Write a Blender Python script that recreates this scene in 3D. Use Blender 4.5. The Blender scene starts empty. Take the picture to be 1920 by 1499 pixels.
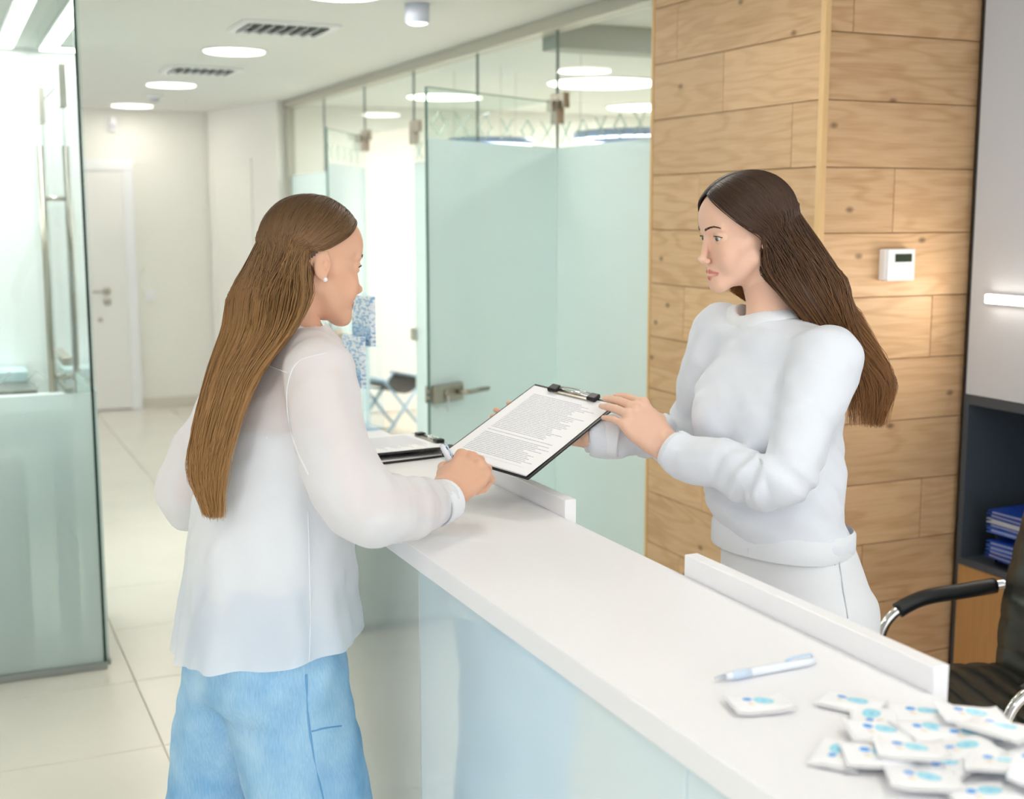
import bpy, bmesh, math, random
import numpy as np
from mathutils import Vector, Matrix
random.seed(7); RNG = np.random.default_rng(7)
scene = bpy.context.scene
COL = scene.collection

# ------------------------------------------------------------------ camera, world, exposure
CAM_H, YAW, PITCH, FPX = 1.62, math.radians(24.2), math.radians(8.3), 2400.0
cam_data = bpy.data.cameras.new('camera'); cam = bpy.data.objects.new('camera', cam_data); COL.objects.link(cam)
cam_data.sensor_width = 36.0; cam_data.lens = 36.0 * FPX / 1920.0
cam.location = (0, 0, CAM_H); cam.rotation_euler = (math.pi / 2 - PITCH, 0, -YAW)
cam_data.clip_start = 0.05
cam_data.dof.use_dof = True; cam_data.dof.focus_distance = 2.28; cam_data.dof.aperture_fstop = 4.0
scene.camera = cam
world = bpy.data.worlds.new('World'); scene.world = world; world.use_nodes = True
bg = world.node_tree.nodes['Background']; bg.inputs[0].default_value = (0.93, 0.97, 1.0, 1); bg.inputs[1].default_value = 1.75
scene.view_settings.view_transform = 'Standard'; scene.view_settings.look = 'None'
scene.view_settings.exposure = 0.07; scene.view_settings.gamma = 1.0
try: scene.view_settings.use_curve_mapping = False
except Exception: pass
scene.cycles.use_denoising = True; scene.cycles.use_light_tree = False
scene.cycles.use_adaptive_sampling = True; scene.cycles.adaptive_threshold = 0.1; scene.cycles.adaptive_min_samples = 10
scene.cycles.max_bounces = 6; scene.cycles.transparent_max_bounces = 20; scene.cycles.diffuse_bounces = 4; scene.cycles.glossy_bounces = 3
scene.cycles.transmission_bounces = 4; scene.cycles.sample_clamp_indirect = 6.0
scene.cycles.caustics_reflective = False; scene.cycles.caustics_refractive = False
LAMP = 20.0          # radiance of the round ceiling lamps
GLOW = 6.0           # how bright a lit diffuser itself looks

# a point of the room from its place in the photograph and its distance along the view axis
_fw = np.array([math.sin(YAW) * math.cos(PITCH), math.cos(YAW) * math.cos(PITCH), -math.sin(PITCH)])
_rt = np.array([math.cos(YAW), -math.sin(YAW), 0.0]); _up = np.cross(_rt, _fw); _C = np.array([0, 0, CAM_H])
def at(x, y, d): return _C + (_fw + _rt * (x - 960.0) / FPX - _up * (y - 749.5) / FPX) * d

# ------------------------------------------------------------------ materials
def lin(h):
    h = h.lstrip('#'); c = [int(h[i:i + 2], 16) / 255 for i in (0, 2, 4)]
    return tuple(v / 12.92 if v <= 0.04045 else ((v + 0.055) / 1.055) ** 2.4 for v in c) + (1.0,)
MATS = {}
def mat(name, color='#ffffff', rough=0.5, metal=0.0, spec=0.5, noise=0.0, nscale=40.0, bump=0.0, coat=0.0, emit=None, estr=0.0, sheen=0.0, sss=0.0, stretch=(1, 1, 1)):
    if name in MATS: return MATS[name]
    m = bpy.data.materials.new(name); m.use_nodes = True; nt = m.node_tree; b = nt.nodes['Principled BSDF']
    c = lin(color) if isinstance(color, str) else color
    b.inputs['Base Color'].default_value = c; b.inputs['Roughness'].default_value = rough; b.inputs['Metallic'].default_value = metal
    b.inputs['Specular IOR Level'].default_value = spec; b.inputs['Coat Weight'].default_value = coat; b.inputs['Coat Roughness'].default_value = 0.08
    b.inputs['Sheen Weight'].default_value = sheen
    if sss: b.inputs['Subsurface Weight'].default_value = sss; b.inputs['Subsurface Radius'].default_value = (1, .35, .2); b.inputs['Subsurface Scale'].default_value = 0.008
    if emit: b.inputs['Emission Color'].default_value = lin(emit); b.inputs['Emission Strength'].default_value = estr
    if noise or bump:
        tc = nt.nodes.new('ShaderNodeTexCoord'); mp = nt.nodes.new('ShaderNodeMapping'); mp.inputs['Scale'].default_value = stretch
        n = nt.nodes.new('ShaderNodeTexNoise'); n.inputs['Scale'].default_value = nscale; n.inputs['Detail'].default_value = 4
        nt.links.new(tc.outputs['Object'], mp.inputs[0]); nt.links.new(mp.outputs[0], n.inputs['Vector'])
        if noise:
            mx = nt.nodes.new('ShaderNodeMix'); mx.data_type = 'RGBA'
            mx.inputs[6].default_value = tuple(v * (1 - noise) for v in c[:3]) + (1,); mx.inputs[7].default_value = tuple(min(1, v * (1 + noise)) for v in c[:3]) + (1,)
            nt.links.new(n.outputs['Fac'], mx.inputs[0]); nt.links.new(mx.outputs[2], b.inputs['Base Color'])
        if bump:
            bp = nt.nodes.new('ShaderNodeBump'); bp.inputs['Strength'].default_value = bump; bp.inputs['Distance'].default_value = 0.002
            nt.links.new(n.outputs['Fac'], bp.inputs['Height']); nt.links.new(bp.outputs[0], b.inputs['Normal'])
    MATS[name] = m; return m

def mix_mat(name, parts):
    """layered shader: parts = list of (weight, node factory)"""
    m = bpy.data.materials.new(name); m.use_nodes = True; nt = m.node_tree; nt.nodes.clear()
    out = nt.nodes.new('ShaderNodeOutputMaterial'); cur = None
    for w, f in parts:
        s = f(nt)
        if cur is None: cur = s
        else:
            mx = nt.nodes.new('ShaderNodeMixShader')
            if isinstance(w, float): mx.inputs[0].default_value = w
            else: nt.links.new(w(nt), mx.inputs[0])
            nt.links.new(cur, mx.inputs[1]); nt.links.new(s, mx.inputs[2]); cur = mx.outputs[0]
    nt.links.new(cur, out.inputs[0]); MATS[name] = m; return m
def n_transp(c): 
    def f(nt): n = nt.nodes.new('ShaderNodeBsdfTransparent'); n.inputs[0].default_value = lin(c); return n.outputs[0]
    return f
def n_gloss(c, r):
    def f(nt): n = nt.nodes.new('ShaderNodeBsdfGlossy'); n.inputs[0].default_value = lin(c); n.inputs['Roughness'].default_value = r; return n.outputs[0]
    return f
def n_transl(c):
    def f(nt): n = nt.nodes.new('ShaderNodeBsdfTranslucent'); n.inputs[0].default_value = lin(c); return n.outputs[0]
    return f
def n_diff(c):
    def f(nt): n = nt.nodes.new('ShaderNodeBsdfDiffuse'); n.inputs[0].default_value = lin(c); return n.outputs[0]
    return f
def n_refr(c, r, ior):
    def f(nt): n = nt.nodes.new('ShaderNodeBsdfRefraction'); n.inputs[0].default_value = lin(c); n.inputs['Roughness'].default_value = r; n.inputs['IOR'].default_value = ior; return n.outputs[0]
    return f
def fresnel(ior=1.5):
    def f(nt):
        n = nt.nodes.new('ShaderNodeFresnel'); n.inputs[0].default_value = ior; g = nt.nodes.new('ShaderNodeNewGeometry')   # reflect at the outer faces only
        a = nt.nodes.new('ShaderNodeMath'); a.operation = 'SUBTRACT'; a.inputs[0].default_value = 1.0; nt.links.new(g.outputs['Backfacing'], a.inputs[1])
        m = nt.nodes.new('ShaderNodeMath'); m.operation = 'MULTIPLY'; nt.links.new(n.outputs[0], m.inputs[0]); nt.links.new(a.outputs[0], m.inputs[1]); return m.outputs[0]
    return f

M_wall = mat('wall_paint', '#f3f1ea', 0.7, noise=0.01, nscale=6)
M_ceil = mat('ceiling_paint', '#ecece8', 0.8, noise=0.01, nscale=5)
M_white = mat('white_lacquer', '#f4f4f6', 0.3)
M_solid = mat('solid_surface_white', '#f3f2f5', 0.38, noise=0.012, nscale=180)
M_grout = mat('grout', '#d6d0c4', 0.9)
M_frame = mat('champagne_aluminium', '#c3c0b4', 0.4, 0.35)
M_steel = mat('brushed_steel', '#b9b2a6', 0.3, 0.9)
M_chrome = mat('chrome', '#dcdcdc', 0.08, 1.0)
M_black = mat('black_plastic', '#15171a', 0.4)
M_dark = mat('anthracite_board', '#4a525c', 0.5)
M_glass = mix_mat('clear_glass', [(1.0, n_transp('#f5faf9')), (fresnel(1.45), n_gloss('#ffffff', 0.0))])
M_frost = mix_mat('frosted_glass', [(1.0, n_transp('#e9f5f5')), (0.58, n_transl('#e9f6f7')), (0.44, n_diff('#eff9fa')), (0.05, n_gloss('#ffffff', 0.15))])
M_edge = mat('glass_edge_green', '#1d3a30', 0.15)
M_etch = mix_mat('etched_white', [(1.0, n_transp('#f6fbfa')), (0.17, n_diff('#f2f7f6'))])
M_lamp = mat('lamp_diffuser', '#ffffff', 0.5, emit='#fff6e6', estr=GLOW)
M_led = mat('led_diffuser', '#ffffff', 0.5, emit='#fffdf6', estr=GLOW)
M_ringled = mat('ring_led', '#ffffff', 0.5, emit='#dfe8ff', estr=5.0)

# stone floor tile
def tile_mat():
    m = mat('floor_tile', '#eae5da', 0.22, noise=0.05, nscale=3.0, coat=0.0)
    return m
M_tile = tile_mat()

# oak planks: grain along object X, every plank its own offset
def oak_mat(name, c1, c2, c3):
    m = bpy.data.materials.new(name); m.use_nodes = True; nt = m.node_tree; b = nt.nodes['Principled BSDF']; L = nt.links
    tc = nt.nodes.new('ShaderNodeTexCoord'); oi = nt.nodes.new('ShaderNodeObjectInfo')
    sc = nt.nodes.new('ShaderNodeVectorMath'); sc.operation = 'SCALE'; sc.inputs[0].default_value = (17, 9, 31); L.new(oi.outputs['Random'], sc.inputs['Scale'])
    ad = nt.nodes.new('ShaderNodeVectorMath'); L.new(tc.outputs['Object'], ad.inputs[0]); L.new(sc.outputs[0], ad.inputs[1])
    mp = nt.nodes.new('ShaderNodeMapping'); mp.inputs['Scale'].default_value = (1.3, 1.3, 8.0); L.new(ad.outputs[0], mp.inputs[0])
    n0 = nt.nodes.new('ShaderNodeTexNoise'); n0.inputs['Scale'].default_value = 1.1; n0.inputs['Detail'].default_value = 2; L.new(mp.outputs[0], n0.inputs['Vector'])
    # cathedral rings: contour lines of a stretched noise
    mul = nt.nodes.new('ShaderNodeMath'); mul.operation = 'MULTIPLY'; mul.inputs[1].default_value = 58; L.new(n0.outputs['Fac'], mul.inputs[0])
    sn = nt.nodes.new('ShaderNodeMath'); sn.operation = 'SINE'; L.new(mul.outputs[0], sn.inputs[0])
    mr = nt.nodes.new('ShaderNodeMapRange'); mr.inputs[1].default_value = -0.2; mr.inputs[2].default_value = 1.0; L.new(sn.outputs[0], mr.inputs[0])
    mp2 = nt.nodes.new('ShaderNodeMapping'); mp2.inputs['Scale'].default_value = (5, 5, 120); L.new(ad.outputs[0], mp2.inputs[0])
    n1 = nt.nodes.new('ShaderNodeTexNoise'); n1.inputs['Scale'].default_value = 1.6; n1.inputs['Detail'].default_value = 5; L.new(mp2.outputs[0], n1.inputs['Vector'])
    n2 = nt.nodes.new('ShaderNodeTexNoise'); n2.inputs['Scale'].default_value = 3.0; n2.inputs['Detail'].default_value = 3; L.new(ad.outputs[0], n2.inputs['Vector'])
    mixA = nt.nodes.new('ShaderNodeMix'); mixA.data_type = 'RGBA'; mixA.inputs[6].default_value = lin(c1); mixA.inputs[7].default_value = lin(c2)
    f1 = nt.nodes.new('ShaderNodeMath'); f1.operation = 'MULTIPLY'; f1.inputs[1].default_value = 0.5; L.new(mr.outputs[0], f1.inputs[0])
    f2 = nt.nodes.new('ShaderNodeMath'); f2.operation = 'MULTIPLY_ADD'; f2.inputs[1].default_value = 0.7; L.new(n1.outputs['Fac'], f2.inputs[0]); 
    f3 = nt.nodes.new('ShaderNodeMath'); f3.operation = 'MULTIPLY'; L.new(f1.outputs[0], f3.inputs[0]); L.new(n2.outputs['Fac'], f3.inputs[1]); L.new(f3.outputs[0], f2.inputs[2])
    L.new(f2.outputs[0], mixA.inputs[0])
    # knots
    sx = nt.nodes.new('ShaderNodeSeparateXYZ'); L.new(ad.outputs[0], sx.inputs[0]); cx2 = nt.nodes.new('ShaderNodeCombineXYZ'); L.new(sx.outputs[0], cx2.inputs[0]); L.new(sx.outputs[2], cx2.inputs[1])
    mk = nt.nodes.new('ShaderNodeMapping'); mk.inputs['Scale'].default_value = (2.6, 4.2, 1); L.new(cx2.outputs[0], mk.inputs[0])
    vo = nt.nodes.new('ShaderNodeTexVoronoi'); vo.voronoi_dimensions = '2D'; vo.inputs['Scale'].default_value = 1.0; L.new(mk.outputs[0], vo.inputs['Vector'])
    kr = nt.nodes.new('ShaderNodeMapRange'); kr.inputs[1].default_value = 0.015; kr.inputs[2].default_value = 0.05; kr.inputs[3].default_value = 0.7; kr.inputs[4].default_value = 0.0; L.new(vo.outputs['Distance'], kr.inputs[0])
    mixK = nt.nodes.new('ShaderNodeMix'); mixK.data_type = 'RGBA'; mixK.inputs[7].default_value = lin(c3); L.new(kr.outputs[0], mixK.inputs[0]); L.new(mixA.outputs[2], mixK.inputs[6])
    # plank to plank tone
    hv = nt.nodes.new('ShaderNodeHueSaturation'); mrv = nt.nodes.new('ShaderNodeMapRange'); mrv.inputs[3].default_value = 0.92; mrv.inputs[4].default_value = 1.07
    L.new(oi.outputs['Random'], mrv.inputs[0]); L.new(mrv.outputs[0], hv.inputs['Value']); L.new(mixK.outputs[2], hv.inputs['Color'])
    L.new(hv.outputs[0], b.inputs['Base Color']); b.inputs['Roughness'].default_value = 0.45; b.inputs['Specular IOR Level'].default_value = 0.3
    MATS[name] = m; return m
M_oak = oak_mat('oak_plank', '#e8c69c', '#bd9065', '#6b4f38')
M_oak2 = mat('oak_veneer', '#c29560', 0.45, noise=0.14, nscale=8, stretch=(18, 18, 1))

# ------------------------------------------------------------------ mesh helpers
OFF = {}
def off(o): return OFF.get(o.name, np.zeros(3))
def props(o, label=None, cat=None, group=None, kind=None):
    if label: o['label'] = label
    if cat: o['category'] = cat
    if group: o['group'] = group
    if kind: o['kind'] = kind
    return o
def empty(name, loc, label=None, cat=None, group=None, kind=None):
    o = bpy.data.objects.new(name, None); COL.objects.link(o); o.location = loc; o.empty_display_size = 0.05
    OFF[o.name] = np.array(loc, float); return props(o, label, cat, group, kind)
def mesh(name, V, Fc, m, parent=None, smooth=False, base=None, **kw):
    """V in room coordinates; the object's origin is its parent's (or base)"""
    V = np.asarray(V, float)
    o3 = off(parent) if parent is not None else (np.array(base, float) if base is not None else np.array([V[:, 0].mean(), V[:, 1].mean(), V[:, 2].min()]))
    me = bpy.data.meshes.new(name); me.from_pydata((V - o3).tolist(), [], [list(map(int, f)) for f in Fc] if not isinstance(Fc, np.ndarray) else Fc.tolist())
    if smooth: me.polygons.foreach_set('use_smooth', [True] * len(me.polygons))
    if m is not None:
        for mm in (m if isinstance(m, list) else [m]): me.materials.append(mm)
    me.update(); o = bpy.data.objects.new(name, me); COL.objects.link(o)
    if parent is not None: o.parent = parent
    else: o.location = o3
    OFF[o.name] = o3
    return props(o, **kw)
class MB:
    def __init__(s): s.v = []; s.f = []
    def add(s, V, Fc):
        n = len(s.v); s.v += [tuple(map(float, p)) for p in V]; s.f += [[i + n for i in f] for f in Fc]; return s
    def box(s, a, b, bev=0.0, R=None, c=None):
        a = np.minimum(a, b).astype(float) if True else a; 
        return s
    def build(s, name, m, parent=None, smooth=False, **kw): return mesh(name, s.v, s.f, m, parent, smooth, **kw)
def boxvf(x0, x1, y0, y1, z0, z1, bev=0.0):
    bm = bmesh.new(); bmesh.ops.create_cube(bm, size=1.0)
    for v in bm.verts: v.co = Vector(((x0 + x1) / 2 + v.co.x * abs(x1 - x0), (y0 + y1) / 2 + v.co.y * abs(y1 - y0), (z0 + z1) / 2 + v.co.z * abs(z1 - z0)))
    if bev > 0: bmesh.ops.bevel(bm, geom=bm.edges[:], offset=bev, segments=2, affect='EDGES', profile=0.5)
    bm.verts.index_update(); V = [v.co[:] for v in bm.verts]; Fc = [[v.index for v in f.verts] for f in bm.faces]; bm.free(); return V, Fc
def box(name, x0, x1, y0, y1, z0, z1, m, parent=None, bev=0.0, **kw):
    V, Fc = boxvf(x0, x1, y0, y1, z0, z1, bev); return mesh(name, V, Fc, m, parent, **kw)
def xf(V, loc=(0, 0, 0), rz=0.0, R=None):
    V = np.asarray(V, float)
    if R is None: R = np.array([[math.cos(rz), -math.sin(rz), 0], [math.sin(rz), math.cos(rz), 0], [0, 0, 1]])
    return V @ np.asarray(R).T + np.asarray(loc, float)
def frame(x, z):
    """rotation whose columns are x, z x x, z (x exact, z made square to it)"""
    x = np.array(x, float); x /= np.linalg.norm(x); z = np.array(z, float); z -= x * (z @ x); z /= np.linalg.norm(z)
    return np.column_stack([x, np.cross(z, x), z])
def tubevf(P, r, n=10, cap=True, flat=1.0):
    P = np.asarray(P, float); r = np.broadcast_to(r, (len(P),)).astype(float)
    T = np.gradient(P, axis=0); T /= np.linalg.norm(T, axis=1)[:, None] + 1e-12
    u = np.cross(T[0], [0, 0, 1.0]); 
    if np.linalg.norm(u) < 1e-3: u = np.array([1.0, 0, 0])
    V = []; 
    for i in range(len(P)):
        u = u - T[i] * (u @ T[i]); u /= np.linalg.norm(u); w = np.cross(T[i], u)
        for k in range(n):
            a = 2 * math.pi * k / n; V.append(P[i] + r[i] * (math.cos(a) * u + flat * math.sin(a) * w))
    Fc = [[i * n + k, i * n + (k + 1) % n, (i + 1) * n + (k + 1) % n, (i + 1) * n + k] for i in range(len(P) - 1) for k in range(n)]
    if cap: Fc += [list(range(n))[::-1], [(len(P) - 1) * n + k for k in range(n)]]
    return V, Fc
def tube(name, P, r, m, parent=None, n=10, smooth=True, flat=1.0, **kw):
    V, Fc = tubevf(P, r, n, True, flat); return mesh(name, V, Fc, m, parent, smooth, **kw)
def lathevf(prof, n=24, c=(0, 0, 0)):
    V = []; 
    for r, z in prof:
        for k in range(n): a = 2 * math.pi * k / n; V.append((c[0] + r * math.cos(a), c[1] + r * math.sin(a), c[2] + z))
    Fc = [[i * n + k, i * n + (k + 1) % n, (i + 1) * n + (k + 1) % n, (i + 1) * n + k] for i in range(len(prof) - 1) for k in range(n)]
    Fc += [list(range(n))[::-1], [(len(prof) - 1) * n + k for k in range(n)]]
    return V, Fc
def crom(P, n):
    """smooth curve through the points P, n samples"""
    P = np.asarray(P, float); Q = np.vstack([2 * P[0] - P[1], P, 2 * P[-1] - P[-2]]); t = np.linspace(0, len(P) - 1 - 1e-6, n); i = t.astype(int); f = (t - i)[:, None]
    a, b, c, d = Q[i], Q[i + 1], Q[i + 2], Q[i + 3]
    return 0.5 * (2 * b + (c - a) * f + (2 * a - 5 * b + 4 * c - d) * f ** 2 + (3 * b - a - 3 * c + d) * f ** 3)
def copy_tree(o, parent=None, **kw):
    c = o.copy(); COL.objects.link(c); c.parent = parent
    for ch in o.children: copy_tree(ch, c)
    return props(c, **kw)
def quadgrid(nu, nv): return [[i * (nv + 1) + j, i * (nv + 1) + j + 1, (i + 1) * (nv + 1) + j + 1, (i + 1) * (nv + 1) + j] for i in range(nu) for j in range(nv)]

for _m in (M_lamp, M_led, M_ringled): _m.cycles.emission_sampling = 'NONE'     # the lamps' light comes from the area light in each fitting
def lamp_light(parent, loc, shape, sx, sy, rad, col=(1, .97, .92)):
    l = bpy.data.lights.new('lamp_light', 'AREA'); l.shape = shape; l.size = sx; l.color = col
    A = math.pi * (sx / 2) ** 2 if shape == 'DISK' else sx * sy
    if shape == 'RECTANGLE': l.size_y = sy
    l.energy = rad * math.pi * A; o = bpy.data.objects.new('lamp_light', l); COL.objects.link(o); o.parent = parent; o.location = np.array(loc, float) - off(parent); return o

# ================================================================== the room
CZ = 2.45
floor = box('floor', -3.5, 7.0, -3.0, 12.0, -0.10, -0.006, M_grout, kind='structure', label='pale stone tile floor of the clinic', base=(0, 0, 0))
TV, TF = boxvf(-0.2915, 0.2915, -0.2985, 0.2985, -0.008, 0.0, 0.0008)
tme = None
for i in range(-5, 4):
    for j in range(-4, 14):
        cx, cy = 0.555 + 0.587 * (i + 0.5), 3.85 + 0.6 * (j - 1 + 0.5)
        if cx < -1.6 and j < 1: continue
        if tme is None: t = mesh('tile', TV, TF, M_tile, floor); tme = t.data
        else: t = bpy.data.objects.new('tile', tme); COL.objects.link(t); t.parent = floor
        t.location = (cx, cy, random.uniform(-0.0006, 0))
ceiling = box('ceiling', -3.5, 7.0, -0.6, 12.0, CZ, CZ + 0.12, M_ceil, kind='structure', label='white painted ceiling')
box('wall_back', -3.5, 2.235, 10.95, 11.05, 0, CZ, M_wall, kind='structure', label='cream white wall at the end of the corridor')
Vw, Fw = boxvf(0, 1.317, 0, 0.1, 0, CZ); wall_right = mesh('wall_right', xf(Vw, (2.5, 9.66, 0), math.atan2(1.29, -0.265)), Fw, M_wall, kind='structure', label='cream white wall at right of corridor end')
# consulting room beyond the glass
box('wall_consulting_far', 6.2, 6.3, 2.99, 11.0, 0, CZ, M_wall, kind='structure', label='white far wall of the consulting room')
box('wall_consulting_end', 2.52, 6.2, 9.9, 10.0, 0, CZ, M_wall, kind='structure', label='white end wall of the consulting room')
box('wall_consulting_near', 2.9, 6.2, 3.05, 3.15, 0, CZ, M_wall, kind='structure', label='white near wall of the consulting room')
box('trim_1', 2.56, 6.2, 5.2, 5.36, CZ - 0.11, CZ, mat('bulkhead_grey', '#b9bdb6', 0.7), kind='structure', label='grey ceiling bulkhead in the consulting room')
# left treatment room
box('wall_left', -3.5, 0.50, 7.1, 7.2, 0, CZ, mat('left_room_wall', '#f5f6f4', 0.6), kind='structure', label='white back wall of the left treatment room')
box('wall_left_unseen', -3.4, -3.3, 0.6, 7.1, 0, CZ, M_wall, kind='structure', label='unseen white side wall at far left, sized to shape the daylight')  # never in view; its length limits the daylight on the counter front
box('wall_right_near', 3.42, 3.52, -1.0, 3.05, 0, CZ, M_wall, kind='structure', label='white wall behind the cabinet run')
# baseboard at the corridor end
box('baseboard_back', 1.50, 2.22, 10.93, 10.95, 0, 0.08, mat('baseboard_stone', '#d9d3c6', 0.5), kind='structure', label='beige stone skirting at corridor end')
# corridor doors
d1 = empty('door_1', (1.32, 10.93, 0), kind='structure', label='white panel door at the end of the corridor')
box('door_leaf', 1.02, 1.438, 10.915, 10.945, 0.01, 1.96, mat('door_white', '#f2f0ec', 0.4), d1, 0.003)
for a in ((0.94, 1.02, 0, 1.96), (1.438, 1.52, 0, 1.96), (0.94, 1.52, 1.96, 2.045)): box('door_frame', a[0], a[1], 10.905, 10.95, a[2], a[3], M_white, d1, 0.004)
def knob(name, x, z, r, m, parent, y=10.915, dep=0.012):
    V, Fc = lathevf([(r, 0), (r, dep * 0.7), (r * 0.85, dep)], 18)
    V = [(x + p[0], y - p[2], z + p[1]) for p in V]; return mesh(name, V, Fc, m, parent, True)
k1 = knob('door_handle', 1.275, 0.985, 0.03, M_steel, d1)
tube('lever', [(1.275, 10.90, 0.985), (1.275, 10.87, 0.985), (1.23, 10.865, 0.985), (1.16, 10.865, 0.985)], 0.008, M_steel, k1)
knob('lock_rose', 1.275, 0.90, 0.03, M_steel, d1); knob('keyhole', 1.215, 0.755, 0.018, M_steel, d1)
# second door on the slanted wall
d2 = empty('door_2', (2.3, 10.6, 0), kind='structure', label='flush white door on the right corridor wall')
# wall's local x runs from (2.5, 9.66) to (2.235, 10.95); its room side is +y local
mesh('door_leaf', xf(boxvf(0.52, 1.20, 0.10, 0.108, 0.01, 1.98, 0.002)[0], (2.5, 9.66, 0), math.atan2(1.29, -0.265)), boxvf(0.52, 1.20, 0.10, 0.108, 0.01, 1.98, 0.002)[1], mat('door_cream', '#f4f2ea', 0.5), d2)
for a in ((0.46, 0.52, 0, 2.04), (1.20, 1.26, 0, 2.04), (0.52, 1.20, 1.98, 2.04)):
    v, f = boxvf(a[0], a[1], 0.10, 0.112, a[2], a[3], 0.002); mesh('door_frame', xf(v, (2.5, 9.66, 0), math.atan2(1.29, -0.265)), f, M_wall, d2)
# light switch plate by the door
sw = empty('light_switch', (1.625, 10.95, 0.92), 'white double light switch on the corridor end wall', 'switch')
box('plate', 1.585, 1.665, 10.938, 10.95, 0.90, 0.98, M_white, sw, 0.003)
for z in (0.922, 0.958): box('rocker', 1.597, 1.653, 10.933, 10.94, z - 0.014, z + 0.014, M_white, sw, 0.002)

# ------------------------------------------------------------------ ceiling fittings
def ceiling_light(x, y, r, label, group='round ceiling lamps', m=None, rad=LAMP):
    t = empty('ceiling_light', (x, y, CZ), label, 'ceiling lamp', group)
    V, Fc = lathevf([(r + 0.014, 0.0), (r + 0.014, -0.006), (r, -0.008), (r, -0.004)], 40, (x, y, CZ)); mesh('trim_ring', V, Fc, M_white, t, True)
    V, Fc = lathevf([(r, -0.0045), (r * 0.97, -0.010), (r * 0.6, -0.013), (0.01, -0.014)], 40, (x, y, CZ)); mesh('diffuser', V, Fc, m or M_lamp, t, True)
    lamp_light(t, (x, y, CZ - 0.018), 'DISK', 2 * r, 0, rad); return t
for y, s in ((6.79, 'nearest of the three round lit lamps on the corridor ceiling'), (8.71, 'middle one of the three round lit lamps on the corridor ceiling'), (10.50, 'farthest of the three round lit lamps, by the end wall')):
    ceiling_light(1.48, y, 0.155, s, 'round lamps in the corridor', rad=10.0 if y > 10 else 24.0)
for x, y, w in ((1.48, 2.9, 'far end of the counter'), (1.48, 0.9, 'near end of the counter'), (-0.6, 0.9, 'near waiting area'), (-0.6, 2.9, 'waiting area by the left glass')): ceiling_light(x, y, 0.155, 'unseen round lamp added in the ceiling above the ' + w, 'unseen ceiling lamps added for light')  # out of view lamps, added for the light they give the front room
ceiling_light(1.48, 4.87, 0.155, 'round lit lamp at the top edge of the picture above the vent', 'round lamps in the corridor')
ceiling_light(4.0, 7.46, 0.36, 'large round lit lamp on the consulting room ceiling behind glass', 'lamps in the consulting room', rad=30.0)
ceiling_light(5.2, 9.0, 0.3, 'added round lamp deep in the consulting room', 'lamps in the consulting room', rad=30.0)  # this lamp and the next two are added to brighten the consulting room
ceiling_light(3.4, 8.8, 0.25, 'added round lamp above the folding stool in the consulting room', 'lamps in the consulting room')
ceiling_light(3.9, 4.6, 0.3, 'added large round lamp above the near end of the consulting room', 'lamps in the consulting room', rad=30.0)
def vent(x0, x1, y0, y1, label):
    t = empty('ceiling_vent', ((x0 + x1) / 2, (y0 + y1) / 2, CZ), label, 'air vent', 'square air vents in the corridor ceiling')
    box('plenum', x0 + .03, x1 - .03, y0 + .03, y1 - .03, CZ - 0.003, CZ + 0.0, mat('vent_grey', '#5d625f', .8), t)
    for a in ((x0, x1, y0, y0 + .035), (x0, x1, y1 - .035, y1), (x0, x0 + .035, y0 + .035, y1 - .035), (x1 - .035, x1, y0 + .035, y1 - .035)):
        box('frame_bar', a[0], a[1], a[2], a[3], CZ - 0.014, CZ, M_white, t, 0.002)
    n = 8
    for k in range(n):
        xx = x0 + .045 + (x1 - x0 - .09) * k / (n - 1); v, f = boxvf(-0.012, 0.012, y0 + .036, y1 - .036, -0.0015, 0.0015)
        R = np.array([[math.cos(.95), 0, -math.sin(.95)], [0, 1, 0], [math.sin(.95), 0, math.cos(.95)]]); mesh('slat', xf(v, (xx, 0, CZ - 0.016), R=R), f, M_white, t)
vent(1.28, 1.72, 5.67, 6.04, 'white louvred air vent, the nearer of two on the ceiling')
vent(1.28, 1.70, 7.56, 7.92, 'white louvred air vent, the farther of two on the ceiling')
sd = empty('smoke_detector', (1.51, 9.6, CZ), 'small white smoke detector between the far ceiling lamps', 'smoke detector')
mesh('base', *lathevf([(0.055, 0), (0.055, -0.015), (0.05, -0.02)], 24, (1.51, 9.6, CZ)), M_white, sd, True)
mesh('sensor_cap', *lathevf([(0.036, -0.019), (0.034, -0.038), (0.02, -0.045), (0.005, -0.046)], 24, (1.51, 9.6, CZ)), mat('detector_grey', '#c9cbd2', 0.5), sd, True)
sp = empty('ceiling_spotlight', (1.83, 5.0, CZ), 'short white cylinder spotlight hanging under the corridor ceiling', 'spotlight')
mesh('housing', *lathevf([(0.05, 0), (0.05, -0.075), (0.046, -0.078), (0.046, -0.07)], 28, (1.83, 5.0, CZ)), mat('spot_white', '#d8def0', 0.35), sp, True)
mesh('lens', *lathevf([(0.046, -0.072), (0.03, -0.08), (0.005, -0.082)], 28, (1.83, 5.0, CZ)), M_led, sp, True)
cc = empty('dome_camera', (2.19, 10.95, 2.30), 'small white dome camera in the corner of the end wall', 'security camera')
mesh('mount', *lathevf([(0.045, 0.06), (0.048, 0.03), (0.048, 0.0)], 20, (2.19, 10.89, 2.30)), M_white, cc, True)
mesh('dome', *lathevf([(0.040, 0.0), (0.036, -0.02), (0.02, -0.036), (0.004, -0.04)], 20, (2.19, 10.89, 2.30)), M_black, cc, True)
ms = empty('motion_sensor', (1.38, 10.95, 2.3), 'white motion sensor high on the end wall above the door', 'sensor')
box('housing', 1.35, 1.41, 10.905, 10.95, 2.27, 2.385, M_white, ms, 0.012); box('lens', 1.36, 1.40, 10.90, 10.91, 2.29, 2.33, mat('detector_grey'), ms, 0.004)

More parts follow.
